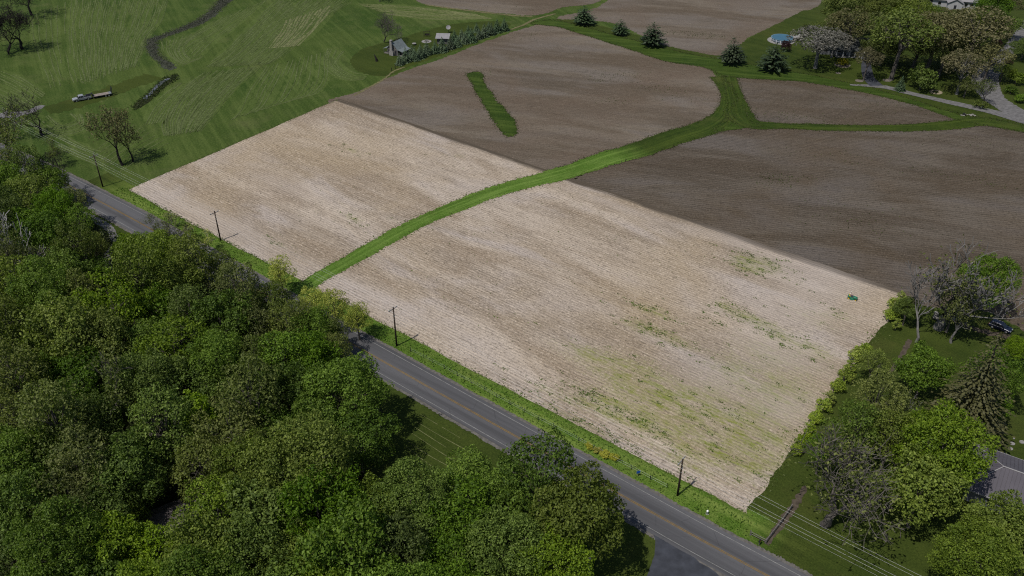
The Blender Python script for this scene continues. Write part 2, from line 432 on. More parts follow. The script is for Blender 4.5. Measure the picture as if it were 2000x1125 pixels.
# ------------------------------------------------------------------ mesh building
class MB:
    def __init__(self):
        self.v, self.f = [], []
    def _add(self, vs, fs):
        o = len(self.v)
        self.v += [tuple(p) for p in vs]
        self.f += [tuple(i + o for i in q) for q in fs]
        return self
    def box(self, x0, x1, y0, y1, z0, z1, mat=None):
        vs = [Vector(p) for p in ((x0, y0, z0), (x1, y0, z0), (x1, y1, z0), (x0, y1, z0), (x0, y0, z1), (x1, y0, z1), (x1, y1, z1), (x0, y1, z1))]
        if mat:
            vs = [mat @ p for p in vs]
        return self._add(vs, [(3, 2, 1, 0), (4, 5, 6, 7), (0, 1, 5, 4), (1, 2, 6, 5), (2, 3, 7, 6), (3, 0, 4, 7)])
    def quad(self, a, b, c, d):
        return self._add([a, b, c, d], [(0, 1, 2, 3)])
    def tube(self, pts, radii, n=6, cap=True):
        P = [Vector(p) for p in pts]
        if not isinstance(radii, (list, tuple)):
            radii = [radii] * len(P)
        vs, fs = [], []
        for i, p in enumerate(P):
            d = (P[min(i + 1, len(P) - 1)] - P[max(i - 1, 0)])
            d = d.normalized() if d.length > 1e-9 else Vector((0, 0, 1))
            a = Vector((0, 0, 1)) if abs(d.z) < 0.9 else Vector((1, 0, 0))
            x = d.cross(a).normalized()
            y = d.cross(x).normalized()
            for k in range(n):
                t = 2 * PI * k / n
                vs.append(p + (x * math.cos(t) + y * math.sin(t)) * radii[i])
        for i in range(len(P) - 1):
            for k in range(n):
                fs.append((i * n + k, i * n + (k + 1) % n, (i + 1) * n + (k + 1) % n, (i + 1) * n + k))
        if cap:
            fs.append(tuple(range(n))[::-1])
            fs.append(tuple((len(P) - 1) * n + k for k in range(n)))
        return self._add(vs, fs)
    def lathe(self, prof, n=16, c=(0, 0, 0), sx=1.0, sy=1.0):
        vs, fs = [], []
        for r, z in prof:
            for k in range(n):
                t = 2 * PI * k / n
                vs.append((c[0] + r * sx * math.cos(t), c[1] + r * sy * math.sin(t), c[2] + z))
        for i in range(len(prof) - 1):
            for k in range(n):
                fs.append((i * n + k, i * n + (k + 1) % n, (i + 1) * n + (k + 1) % n, (i + 1) * n + k))
        fs.append(tuple(range(n))[::-1])
        fs.append(tuple((len(prof) - 1) * n + k for k in range(n)))
        return self._add(vs, fs)
    def prism(self, prof, y0, y1, inset=0.0, top_z=None):
        """profile in x,z extruded along y; points above top_z pulled in by inset"""
        n = len(prof)
        def yy(z, y, s):
            return y + s * inset if (top_z is not None and z > top_z) else y
        vs = [(x, yy(z, y0, 1), z) for x, z in prof] + [(x, yy(z, y1, -1), z) for x, z in prof]
        fs = [tuple(range(n)), tuple(range(2 * n - 1, n - 1, -1))]
        for i in range(n):
            j = (i + 1) % n
            fs.append((j, i, n + i, n + j))
        return self._add(vs, fs)
    def mesh(self, name, mat, smooth=False, bevel=0.0):
        me = bpy.data.meshes.new(name)
        me.from_pydata(self.v, [], self.f)
        if bevel:
            bm = bmesh.new()
            bm.from_mesh(me)
            bmesh.ops.recalc_face_normals(bm, faces=bm.faces)
            bmesh.ops.bevel(bm, geom=list(bm.edges), offset=bevel, segments=1, affect='EDGES', profile=0.5)
            bm.to_mesh(me)
            bm.free()
        else:
            bm = bmesh.new()
            bm.from_mesh(me)
            bmesh.ops.recalc_face_normals(bm, faces=bm.faces)
            bm.to_mesh(me)
            bm.free()
        if smooth:
            me.polygons.foreach_set('use_smooth', [True] * len(me.polygons))
        me.materials.append(M[mat])
        return me
    def build(self, name, mat, parent=None, smooth=False, bevel=0.0):
        return obj(name, self.mesh(name, mat, smooth, bevel), parent)

def obj(name, me, parent=None, mat=None):
    o = bpy.data.objects.new(name, me)
    COL.objects.link(o)
    if parent:
        o.parent = parent
    if mat:
        o.material_slots[0].link = 'OBJECT'
        o.material_slots[0].material = M[mat]
    return o

def tag(o, label, cat, group=None):
    o['label'] = label
    o['category'] = cat
    if group:
        o['group'] = group
    return o

def thing(name, loc, label, cat, group=None, rz=0.0):
    o = bpy.data.objects.new(name, None)
    COL.objects.link(o)
    o.location = loc
    o.rotation_euler = (0, 0, rz)
    o.empty_display_size = 0.5
    return tag(o, label, cat, group)

def structure(o):
    o['kind'] = 'structure'
    return o

def stuff(o, label=None, cat=None):
    o['kind'] = 'stuff'
    if label:
        tag(o, label, cat)
    return o

ORD = ['first', 'second', 'third', 'fourth', 'fifth', 'sixth', 'seventh', 'eighth', 'ninth', 'tenth', 'eleventh', 'twelfth', 'thirteenth', 'fourteenth', 'fifteenth', 'sixteenth']

# ------------------------------------------------------------------ ground sheets
def wobble(pts, amp, step, closed, seed):
    rs = random.Random(seed)
    D = densify(pts, step * 0.5, closed)
    n = len(D)
    a = [rs.gauss(0, 1) for _ in range(n)]
    slow = []
    for i in range(n):                       # ragged on two scales
        j = [(i + k) % n if closed else min(max(i + k, 0), n - 1) for k in range(-5, 6)]
        slow.append(sum(a[k] for k in j) / 6.0)
    out = []
    for i, p in enumerate(D):
        q = D[(i + 1) % n] if closed or i < n - 1 else D[i]
        o = D[i - 1] if closed or i > 0 else D[i]
        t = (q - o)
        t = t.normalized() if t.length > 1e-6 else Vector((1, 0, 0))
        nn = Vector((-t.y, t.x, 0))
        out.append(p + nn * amp * (0.75 * a[i] + 0.8 * slow[i]))
    return out

def sheet(name, px, z, mat, amp=0.35, step=1.2, smooth=6, parent=None, seed=None):
    P = [g(u, v) for u, v in px]
    if smooth:
        P = catmull(P, smooth, True)
    if amp:
        P = wobble(P, amp, step, True, seed if seed is not None else len(name) * 13 + len(px))
    me = bpy.data.meshes.new(name)
    bm = bmesh.new()
    vs = [bm.verts.new((p.x, p.y, z)) for p in P]
    f = bm.faces.new(vs)
    f.normal_update()
    if f.normal.z < 0:
        bmesh.ops.reverse_faces(bm, faces=[f])
    bmesh.ops.triangulate(bm, faces=bm.faces[:], ngon_method='EAR_CLIP')
    bm.to_mesh(me)
    bm.free()
    me.materials.append(M[mat])
    return structure(obj(name, me, parent)) if parent is None else obj(name, me, parent)

def strip(name, pts, w, z, mat, amp=0.2, step=1.0, seed=1, parent=None, lit_tone=None):
    """ribbon along world points; w is one width or a list (metres) along it"""
    P = catmull(pts, 10) if len(pts) > 2 else list(pts)
    n0 = len(P)
    W = [w] * n0 if isinstance(w, (int, float)) else [w[min(int(i / 10), len(w) - 1)] + (w[min(int(i / 10) + 1, len(w) - 1)] - w[min(int(i / 10), len(w) - 1)]) * ((i / 10) % 1) for i in range(n0)]
    rs = random.Random(seed)
    D, DW = [], []
    step = step * 0.5
    for i in range(n0 - 1):
        k = max(1, int((P[i + 1] - P[i]).length / step))
        for j in range(k):
            D.append(P[i].lerp(P[i + 1], j / k))
            DW.append(W[i] + (W[i + 1] - W[i]) * j / k)
    D.append(P[-1]); DW.append(W[-1])
    n = len(D)
    def walk():
        a = [rs.gauss(0, 1) for _ in range(n)]
        return [0.75 * a[i] + 0.6 * sum(a[max(0, i - 6):i + 7]) / 5 for i in range(n)]
    wl, wr = walk(), walk()
    vs, fs, uvs, la = [], [], [], []
    dist = 0.0
    for i in range(n):
        if i:
            dist += (D[i] - D[i - 1]).length
        t = (D[min(i + 1, n - 1)] - D[max(i - 1, 0)]).normalized()
        nn = Vector((-t.y, t.x, 0))
        ha, hb = DW[i] / 2 + amp * wl[i], DW[i] / 2 + amp * wr[i]
        a = D[i] + nn * ha
        b = D[i] - nn * hb
        vs += [(a.x, a.y, z), (b.x, b.y, z)]
        uvs += [(dist, ha), (dist, -hb)]
        la += [lit_tone(i / (n - 1)) if lit_tone else 0.0] * 2
    for i in range(n - 1):
        fs.append((2 * i + 1, 2 * i + 3, 2 * i + 2, 2 * i))
    me = bpy.data.meshes.new(name)
    me.from_pydata(vs, [], fs)
    uvl = me.uv_layers.new(name='along')
    flat = []
    for f in fs:
        for k in f:
            flat += uvs[k]
    uvl.data.foreach_set('uv', flat)
    at = me.attributes.new('lush', 'FLOAT', 'POINT')
    at.data.foreach_set('value', la)
    me.materials.append(M[mat])
    o = obj(name, me, parent)
    return structure(o) if parent is None else o

# one sheet reaching far beyond the picture
gm = MB().quad((-2500, -1500, 0), (2500, -1500, 0), (2500, 3500, 0), (-2500, 3500, 0))
structure(gm.build('ground', 'hay'))

# mown lawns and yards
sheet('lawn', [(1040, 45), (1120, 40), (1250, 70), (1400, 108), (1460, 75), (1560, 22), (1640, -40), (2150, -60), (2350, 250), (2100, 275), (1900, 262), (1700, 262), (1500, 250), (1400, 270), (1415, 215), (1400, 140), (1280, 118), (1150, 75)], 0.02, 'lawn', 0.3)
sheet('lawn', [(1455, 1006), (1545, 872), (1640, 722), (1722, 602), (1770, 575), (1900, 600), (2000, 640), (2400, 780), (2700, 1500), (1900, 1500), (1560, 1120), (1480, 1062)], 0.02, 'lawn', 0.3)
sheet('lawn', [(690, 720), (760, 740), (880, 800), (1010, 880), (1200, 990), (1380, 1120), (1500, 1250), (1000, 1500), (600, 1000)], 0.02, 'lawn', 0.3)
sheet('lawn', [(700, 100), (745, 85), (830, 60), (900, 45), (985, 42), (990, 56), (900, 95), (800, 130), (755, 148), (705, 142), (685, 122)], 0.02, 'lawn', 0.3)
# woodland floor
sheet('woodland_floor', [(-250, 240), (20, 290), (110, 370), (170, 425), (300, 500), (450, 575), (560, 640), (690, 725), (760, 830), (700, 900), (760, 960), (900, 950), (1000, 1000), (1060, 1160), (900, 1500), (-100, 1600), (-900, 900)], 0.04, 'woodfloor', 0.8, 2.0)

# tilled fields
FL, FR, BR, BL = g(250, 371), g(1457, 1003), g(1772, 573), g(664, 193)
sheet('far_field', [(700, -120), (640, -30), (790, -6), (830, 8), (900, 18), (1000, 28), (1045, 30), (1100, 15), (1190, -10), (1260, -120)], 0.03, 'dark_soil_far', 0.4)
sheet('far_field', [(1092, 33), (1130, 39), (1190, 44), (1230, 58), (1265, 76), (1300, 89), (1350, 99), (1400, 108), (1430, 98), (1460, 75), (1500, 55), (1560, 25), (1610, 0), (1700, -110), (1300, -110), (1190, 0)], 0.03, 'dark_soil_far', 0.4)
sheet('middle_field', [(640, 205), (700, 180), (760, 151), (860, 115), (985, 68), (1040, 51), (1062, 47), (1085, 51), (1130, 65), (1240, 100), (1300, 120), (1372, 131), (1397, 146), (1414, 172), (1418, 200), (1408, 222), (1380, 240), (1320, 260), (1250, 284), (1180, 312), (1130, 345), (1080, 360), (830, 270)], 0.04, 'dark_soil_far', 0.35, 1.0, 3)
sheet('right_field', [(1125, 375), (1160, 332), (1225, 309), (1300, 284), (1370, 262), (1430, 250), (1500, 247), (1600, 252), (1700, 256), (1800, 254), (1860, 251), (1920, 244), (2000, 258), (2300, 300), (2500, 600), (2100, 690), (1990, 640), (1900, 602), (1760, 590), (1450, 490)], 0.04, 'dark_soil', 0.3, 1.0, 3)
sheet('corner_field', [(1424, 152), (1500, 154), (1560, 159), (1640, 167), (1700, 183), (1780, 204), (1840, 222), (1868, 234), (1838, 243), (1760, 245), (1650, 244), (1560, 241), (1480, 240), (1464, 234), (1450, 200), (1430, 165)], 0.04, 'dark_soil', 0.3, 1.0, 3)

# the pale parcel: a grid that carries where weeds and grey soil are
WEEDS = [  # soft green stain: photo pixel, radii (metres along the rows, across), strength
    (1480, 515, 6, 3.5, .8), (1455, 522, 4, 2, .5), (1275, 608, 5, 2, .5), (1245, 635, 5, 2.5, .4), (1310, 662, 6, 2.2, .4), (1430, 602, 5, 2, .4),
    (1470, 625, 8, 2, .4), (1540, 665, 6, 2, .4), (1180, 790, 9, 2, .6), (1215, 815, 8, 2.2, .5), (1090, 775, 10, 1.4, .3), (1135, 825, 12, 1.0, .4),
    (1160, 700, 12, 3, .28), (1235, 735, 13, 3, .28), (1300, 775, 14, 4, .3), (1400, 800, 12, 6, .34), (1450, 730, 9, 5, .3), (1370, 860, 10, 5, .36),
    (1500, 690, 7, 4, .3), (1590, 620, 8, 4, .3), (1430, 900, 7, 3, .42), (1330, 830, 12, 3, .3), (1340, 905, 8, 2, .36), (1240, 700, 8, 3, .2), (1470, 860, 10, 6, .26), (1530, 790, 8, 8, .2),
    (1350, 800, 26, 10, .14), (1440, 860, 18, 9, .16), (1480, 760, 14, 9, .14), (1220, 770, 20, 6, .12), (1560, 660, 12, 8, .12), (1400, 660, 16, 6, .10),
    (690, 427, 5, 1.5, .4), (690, 295, 5, 1.8, .35), (770, 430, 3, 1.5, .25), (540, 475, 5, 1.2, .35), (900, 305, 3, 1.5, .3), (320, 350, 10, 3, .16), (1645, 615, 3, 2, .35), (1600, 700, 6, 7, .2), (1565, 760, 5, 7, .2)]
CLUMPS = [(1480, 512, 5, 2.6, 420), (1450, 522, 4, 1.6, 160), (1515, 540, 6, 1, 90), (1275, 606, 4.5, 1.2, 170), (1245, 630, 4, 1.5, 130), (1252, 645, 4, 1, 80), (1310, 664, 5.5, 1.4, 220), (1430, 600, 4, 1, 110), (1455, 618, 5, 1, 130),
    (1480, 636, 5, 1.2, 150), (1545, 668, 5, 1.4, 190), (1565, 690, 4, 1.2, 80), (1385, 622, 4, 1, 90), (1180, 785, 8, 1.3, 330), (1210, 806, 7, 1.4, 300), (1240, 825, 7, 1.2, 120), (1090, 772, 9, .8, 130), (1135, 822, 11, .7, 230), (1175, 842, 9, .7, 190), (1240, 598, 3, .8, 50),
    (690, 428, 4, 1, 90), (690, 296, 4, 1.2, 80), (540, 476, 4, .8, 70), (1430, 905, 6, 2, 120), (1360, 880, 9, 3, 130), (1300, 790, 14, 4, 170), (1400, 790, 12, 6, 200), (1460, 740, 10, 5, 150), (1590, 620, 7, 3, 80), (1230, 725, 14, 3, 130), (1640, 613, 2, 1, 40), (1500, 820, 8, 6, 120)]
GREYS = [(1600, 540, 12, 6, .8), (1560, 600, 10, 8, .6), (1520, 690, 12, 6, .6), (1430, 470, 10, 3, .5), (1390, 740, 10, 6, .5), (1540, 800, 6, 6, .5), (420, 430, 30, 4, .6), (560, 360, 14, 4, .4), (950, 370, 10, 5, .4), (480, 500, 20, 3, .6), (1200, 400, 16, 2, .5), (760, 590, 30, 3, .4)]
def rowcoords(p):
    return p.x * RD.x + p.y * RD.y, p.x * RN.x + p.y * RN.y
def blob_field(lst):
    out = []
    for u, v, a, b, s in lst:
        out.append((*rowcoords(g(u, v)), a, b, s * 1.8))
    return out
WB, GB = blob_field(WEEDS), blob_field(GREYS)
def blob(lst, p):
    s, t = rowcoords(p)
    val = 0.0
    for bs, bt, a, b, k in lst:
        e = ((s - bs) / a) ** 2 + ((t - bt) / b) ** 2
        if e < 9:
            val += k * math.exp(-e)
    return min(val, 1.0)

def build_parcel():
    nx, ny = 190, 84
    rs = random.Random(3)
    def edge_noise(n, amp):
        a = [rs.gauss(0, 1) for _ in range(n)]
        return [amp * (0.5 * a[i] + 0.8 * sum(a[max(0, i - 3):i + 4]) / 2.6) for i in range(n)]
    ef, eb, el, er = edge_noise(nx + 1, .12), edge_noise(nx + 1, .10), edge_noise(ny + 1, .14), edge_noise(ny + 1, .35)
    vs, fs, wa, ga, ea = [], [], [], [], []
    for j in range(ny + 1):
        for i in range(nx + 1):
            a, b = i / nx, j / ny
            p = (FL.lerp(FR, a)).lerp(BL.lerp(BR, a), b)
            if j == 0: p = p + RN * ef[i]
            if j == ny: p = p + RN * eb[i]
            if i == 0: p = p + RD * el[j]
            if i == nx: p = p + RD * er[j]
            vs.append((p.x, p.y, 0.06))
            wa.append(blob(WB, p))
            ga.append(blob(GB, p))
            ea.append(max(0.0, 1 - (1 - b) * 90.0 / 4.0))
    for j in range(ny):
        for i in range(nx):
            k = j * (nx + 1) + i
            fs.append((k, k + 1, k + nx + 2, k + nx + 1))
    me = bpy.data.meshes.new('parcel_field')
    me.from_pydata(vs, [], fs)
    for nm, arr in (('weed', wa), ('grey', ga), ('edge', ea)):
        at = me.attributes.new(nm, 'FLOAT', 'POINT')
        at.data.foreach_set('value', arr)
    me.materials.append(M['pale_soil'])
    return structure(obj('parcel_field', me))
build_parcel()

# grass strips through the fields
def px(*pts):
    return [g(u, v) for u, v in pts]
strip('grass_waterway', px((575, 580), (615, 548), (665, 520), (720, 488), (780, 455), (840, 425), (905, 398), (980, 370), (1050, 352), (1115, 334), (1190, 309), (1250, 292), (1320, 268), (1380, 249), (1412, 226), (1422, 200), (1418, 175), (1400, 150)),
      [4.6, 4.6, 4.7, 4.9, 5.1, 5.3, 5.7, 6.3, 7.0, 8.0, 8.8, 9.6, 9.8, 10, 7, 5, 5, 5], 0.085, 'strip', 0.22, 0.8, 5, lit_tone=lambda f: max(0.0, min(1.0, (0.60 - f) / 0.06)))
strip('grass_waterway', px((1425, 150), (1432, 175), (1440, 205), (1444, 226), (1470, 243), (1520, 246), (1600, 249), (1700, 251), (1800, 249), (1860, 244), (1920, 238), (2000, 250)),
      [5, 5, 7, 10, 8, 4.6, 4.4, 4.6, 5.6, 6.5, 7, 7], 0.088, 'strip', 0.2, 0.8, 6)
sheet('grass_junction', [(1392, 258), (1418, 232), (1430, 200), (1424, 160), (1440, 190), (1455, 215), (1468, 240), (1490, 246), (1440, 252)], 0.082, 'headland', 0.2, 1.0, 4)
sheet('grass_island', [(912, 145), (938, 140), (946, 160), (961, 185), (985, 213), (1004, 235), (1010, 253), (1004, 266), (985, 265), (969, 245), (949, 214), (930, 180), (918, 160)], 0.07, 'headland', 0.3, 1.0, 5)
sheet('grass_headland', [(1035, 46), (1080, 39), (1130, 50), (1190, 66), (1270, 88), (1340, 104), (1420, 118), (1500, 132), (1600, 150), (1700, 172), (1800, 200), (1880, 226), (2000, 245), (2000, 258), (1920, 244), (1868, 234), (1780, 204), (1700, 184), (1560, 159), (1424, 151), (1372, 131), (1300, 120), (1240, 100), (1130, 65), (1085, 52)], 0.05, 'headland', 0.2, 1.0, 3)

# roadside verge
ROADPX = [(-140, 238), (-20, 292), (60, 326), (127, 359), (257, 427), (420, 519), (560, 600), (700, 679), (850, 764), (990, 843), (1210, 966), (1360, 1050), (1500, 1126), (1640, 1202), (1900, 1345)]
ROADC = catmull(px(*ROADPX), 8)
def off_road(d, z=0.0, rng=None):
    out = []
    n = len(ROADC)
    for i in range(n):
        t = (ROADC[min(i + 1, n - 1)] - ROADC[max(i - 1, 0)]).normalized()
        nn = Vector((-t.y, t.x, 0))
        q = ROADC[i] + nn * d
        out.append(Vector((q.x, q.y, z)))
    return out
def on_parcel_front(p):
    return rowcoords(FL)[0] - 6 < rowcoords(p)[0] < rowcoords(FR)[0] + 1.5
def near_parcel_front(p):
    return rowcoords(FL)[0] - 16 < rowcoords(p)[0] < rowcoords(FR)[0] + 12
strip('roadside_verge', [p for p in densify(off_road(7.4), 3) if near_parcel_front(p)], 7.4, 0.045, 'verge', 0.15, 1.0, 8, lit_tone=lambda f: max(0.0, min(1.0, f / 0.06 - .2, (1 - f) / 0.06 - .5)))
strip('grass_verge', densify(off_road(-6.2), 30), 4.0, 0.05, 'lawn', 0.15, 1.0, 8)

# the road: gravel shoulders, asphalt, painted lines
strip('road_shoulder', densify(ROADC, 20), 9.2, 0.09, 'shoulder', 0.12, 1.0, 9)
road = strip('road', densify(ROADC, 20), 7.9, 0.11, 'asphalt', 0.04, 1.0, 10)
for d, nm, mat, w in ((3.15, 'edge_line', 'white_paint', 0.12), (-3.15, 'edge_line', 'white_paint', 0.12), (0.13, 'centre_line', 'yellow_paint', 0.11), (-0.13, 'centre_line', 'yellow_paint', 0.11)):
    strip(nm, densify(off_road(d), 20), w, 0.118, mat, 0.008, 1.0, 11, parent=road)

# driveways and lanes
sheet('asphalt_driveway', [(1204, 1012), (1222, 1015), (1245, 1021), (1264, 1031), (1275, 1042), (1280, 1056), (1278, 1085), (1264, 1125), (1238, 1180), (1240, 1260), (1430, 1260), (1412, 1135), (1398, 1119), (1386, 1110), (1366, 1100), (1330, 1062), (1230, 1005)], 0.098, 'drive_asphalt', 0.03, 1.0, 0)
strip('gravel_lane', px((2120, 268), (2000, 236), (1930, 217), (1850, 199), (1780, 183), (1725, 170), (1660, 166)), [6.2, 5.4, 4.2, 3.4, 3.2, 3.2, 1.0], 0.10, 'gravel', 0.12, 1.0, 12)
strip('gravel_lane', px((2010, 40), (1985, 75), (1962, 105), (1938, 132), (1924, 155), (1930, 180), (1958, 205), (2000, 228), (2080, 262)), [3.5, 4, 5, 7, 9, 9, 8, 9, 9], 0.104, 'gravel', 0.25, 1.0, 13)
strip('asphalt_driveway', px((1693, 110), (1692, 130), (1697, 152), (1712, 168)), [3.4, 3.6, 4.2, 5], 0.102, 'drive_asphalt', 0.06, 1.0, 14)
strip('gravel_lane', px((150, 415), (182, 429), (208, 443), (223, 460), (226, 476), (215, 495), (209, 518), (214, 545)), [2.6, 2.6, 2.4, 2.2, 2.2, 2.2, 2.4, 2.4], 0.10, 'gravel', 0.2, 1.0, 15)
strip('gravel_lane', px((-60, 240), (0, 226), (30, 224), (60, 218), (85, 206)), [6, 5, 5, 4, 2], 0.05, 'gravel', 0.5, 1.0, 16)
strip('dirt_strip', px((1496, 1063), (1520, 1030), (1552, 985), (1575, 950)), [1.0, 1.3, 1.2, 0.7], 0.06, 'dirt', 0.14, 0.6, 17)
strip('dirt_strip', px((1735, 732), (1752, 708), (1768, 682), (1778, 664)), [0.7, 0.9, 1.0, 0.9], 0.06, 'dirt', 0.1, 0.6, 18)
strip('dirt_strip', px((1855, 622), (1885, 635), (1920, 648), (1975, 660)), [1.5, 1.8, 1.6, 1.4], 0.06, 'dirt', 0.3, 0.8, 18)
strip('field_edge_track', px((690, 187), (745, 158), (768, 140), (790, 131)), [0.8, 1.0, 1.0, 0.7], 0.05, 'tan_grass', 0.15, 1.0, 19)
strip('field_edge_track', px((985, 62), (1020, 50), (1045, 38), (1085, 27)), [1.0, 1.2, 1.2, 0.9], 0.055, 'tan_grass', 0.15, 1.0, 20)
strip('field_edge_track', px((830, 9), (900, 19), (1000, 30), (1040, 33)), [1.2, 1.4, 1.4, 1], 0.045, 'tan_grass', 0.25, 1.0, 21)
strip('farm_track', px((300, 148), (270, 160), (215, 180), (150, 200), (90, 215)), [8, 10, 9, 9, 8], 0.03, 'lawn', 0.7, 1.5, 22)

# creek
CREEK = [(480, -12), (440, 12), (418, 32), (380, 52), (330, 68), (298, 78), (288, 92), (300, 110), (318, 125), (335, 132)]
CW = [16, 13, 11, 9, 7, 7, 6, 6, 5.5, 4]
CREEKPX = [(486, -25), (452, 0), (430, 20), (392, 48), (345, 64), (309, 78), (304, 93), (314, 110), (342, 131), (332, 135), (311, 121), (296, 107), (286, 92), (289, 77), (322, 67), (370, 47), (408, 25), (432, -5), (455, -25)]
sheet('creek_bed', CREEKPX, 0.03, 'reedbed', 0.6, 1.5)
sheet('ditch', [(342, 146), (346, 152), (326, 166), (304, 186), (284, 203), (266, 214), (262, 208), (280, 192), (300, 172), (318, 156)], 0.03, 'woodfloor', 0.4, 1.2)
strip('ditch_water', px((330, 153), (312, 164), (298, 178), (283, 194)), [1.2, 1.6, 1.4, 1.9], 0.05, 'ditch_water', 0.12, 0.8, 23)

# ------------------------------------------------------------------ foliage tools
def foliage(name, C, N, S, var, mat, aspect=0.62, fold=0.22, along=None):
    """leaf sprays: two folded triangles each; C centres, N facing, S sizes, var 0..1 tone"""
    rs = np.random.RandomState(len(C) % 9973)
    C = np.asarray(C, float); N = np.asarray(N, float); S = np.asarray(S, float)
    N /= np.linalg.norm(N, axis=1, keepdims=True) + 1e-9
    A = rs.normal(size=C.shape) if along is None else np.asarray(along, float)
    A = A - N * np.sum(A * N, axis=1, keepdims=True)
    A /= np.linalg.norm(A, axis=1, keepdims=True) + 1e-9
    B = np.cross(N, A)
    S = S[:, None]
    v0 = C - A * S * 0.5
    v1 = C + B * S * 0.5 * aspect + N * S * fold
    v2 = C + A * S * 0.5
    v3 = C - B * S * 0.5 * aspect + N * S * fold
    V = np.stack([v0, v1, v2, v3], 1).reshape(-1, 3)
    n = len(C)
    base = np.arange(n) * 4
    F = np.stack([base, base + 1, base + 2, base, base + 2, base + 3], 1).reshape(-1)
    me = bpy.data.meshes.new(name)
    me.vertices.add(n * 4)
    me.vertices.foreach_set('co', V.ravel())
    me.loops.add(n * 6)
    me.loops.foreach_set('vertex_index', F.astype(np.int32))
    me.polygons.add(n * 2)
    me.polygons.foreach_set('loop_start', (np.arange(n * 2) * 3).astype(np.int32))
    me.polygons.foreach_set('loop_total', np.full(n * 2, 3, np.int32))
    me.update(calc_edges=True)
    at = me.attributes.new('v', 'FLOAT', 'FACE')
    at.data.foreach_set('value', np.repeat(np.asarray(var, float), 2))
    me.materials.append(M[mat])
    return me

def sphere_dirs(rs, n):
    d = rs.normal(size=(n, 3))
    return d / np.linalg.norm(d, axis=1, keepdims=True)

def crown_points(seed, R=6.0, vz=0.95, mains=11, subs=8, leaves=80, leaf=0.52, open_=0.0, low=-0.55, main_r=0.46, sub_r=0.5):
    """a crown of boughs, each bough a knot of smaller leaf clumps; returned round its own centre"""
    rs = np.random.RandomState(seed)
    centers, rad = [], []
    for i in range(mains):
        zz = low + (1 - low) * ((i + 0.5) / mains)
        zz = max(-0.95, min(0.97, zz + rs.uniform(-.08, .08)))
        th = i * 2.39996 + rs.uniform(-.5, .5)
        rr = math.sqrt(max(0, 1 - zz * zz))
        k = rs.uniform(0.5, 0.72)
        centers.append(np.array([rr * math.cos(th) * k, rr * math.sin(th) * k, zz * k * vz]) * R)
        rad.append(R * main_r * rs.uniform(0.75, 1.15))
    C, N, S, V = [], [], [], []
    lobes = [np.array(centers), np.array(rad)]
    subc, subr = [], []
    for c, r in zip(*lobes):
        d = sphere_dirs(rs, subs)
        d[:, 2] = np.abs(d[:, 2]) * 0.75 + d[:, 2] * 0.25
        d += c / (np.linalg.norm(c) + 1e-6) * 0.45
        d /= np.linalg.norm(d, axis=1, keepdims=True)
        for q in d:
            k_ = rs.uniform(.55, 1.25)
            subc.append(c + q * r * k_ + np.array([0, 0, max(0, k_ - .9) * r * .6]))
            subr.append(r * sub_r * rs.uniform(.7, 1.2) * (1.0 if k_ < .9 else 0.62))
    subc = np.array(subc); subr = np.array(subr)
    for k in range(len(subc)):
        n = int(leaves * (subr[k] / (R * main_r * sub_r)) ** 2 * (1 - open_ * rs.rand()))
        if n < 3:
            continue
        d = sphere_dirs(rs, n)
        d[:, 2] += 0.25
        d /= np.linalg.norm(d, axis=1, keepdims=True)
        p = subc[k] + d * subr[k] * rs.uniform(.7, 1.25, size=(n, 1))
        # drop what lies deep inside other clumps
        dist = np.linalg.norm(p[:, None, :] - subc[None], axis=2) / subr[None]
        dist[:, k] = 9
        keep = dist.min(axis=1) > 0.78
        p, d = p[keep], d[keep]
        n = len(p)
        out = p / (np.linalg.norm(p, axis=1, keepdims=True) + 1e-6)
        nn = d * 0.55 + out * 0.3 + np.array([0, 0, .3]) + rs.normal(size=(n, 3)) * 0.75
        C.append(p); N.append(nn)
        S.append(leaf * rs.uniform(.45, 1.6, n))
        tone = rs.uniform(0.15, 0.8)
        V.append(np.clip(tone + rs.normal(size=n) * 0.38, 0, 1))
    return np.concatenate(C), np.concatenate(N), np.concatenate(S), np.concatenate(V), np.array(centers), np.array(rad)

def crown_wood(seed, centers, zc, r0, top_bias=0.3, lean=0.0):
    """trunk and limbs that reach into each bough"""
    rs = random.Random(seed)
    mb = MB()
    bend = Vector((rs.uniform(-.5, .5) + lean, rs.uniform(-.5, .5), 0))
    trunk = [Vector((0, 0, -0.3)), Vector((0, 0, 0.6)), bend * 0.4 + Vector((0, 0, zc * 0.35)), bend * 0.8 + Vector((0, 0, zc * 0.65)), bend + Vector((0, 0, zc * 1.0)), bend + Vector((0, 0, zc * 1.25))]
    mb.tube(trunk, [r0 * 1.5, r0 * 1.05, r0 * .9, r0 * .75, r0 * .45, r0 * .2], 7)
    for c in centers:
        c = Vector(c)
        st = trunk[2].lerp(trunk[4], rs.uniform(0.1, 0.95))
        en = Vector((c.x, c.y, c.z + zc))
        mid = st.lerp(en, 0.5) + Vector((rs.uniform(-.4, .4), rs.uniform(-.4, .4), 0.6))
        mb.tube([st, mid, en], [r0 * .38, r0 * .25, r0 * .10], 5)
        for _ in range(3):
            e2 = en + Vector((rs.uniform(-1, 1), rs.uniform(-1, 1), rs.uniform(.1, 1.1))) * 1.5
            mb.tube([mid.lerp(en, rs.uniform(.3, .9)), e2], [r0 * .12, r0 * .05], 4, False)
    return mb

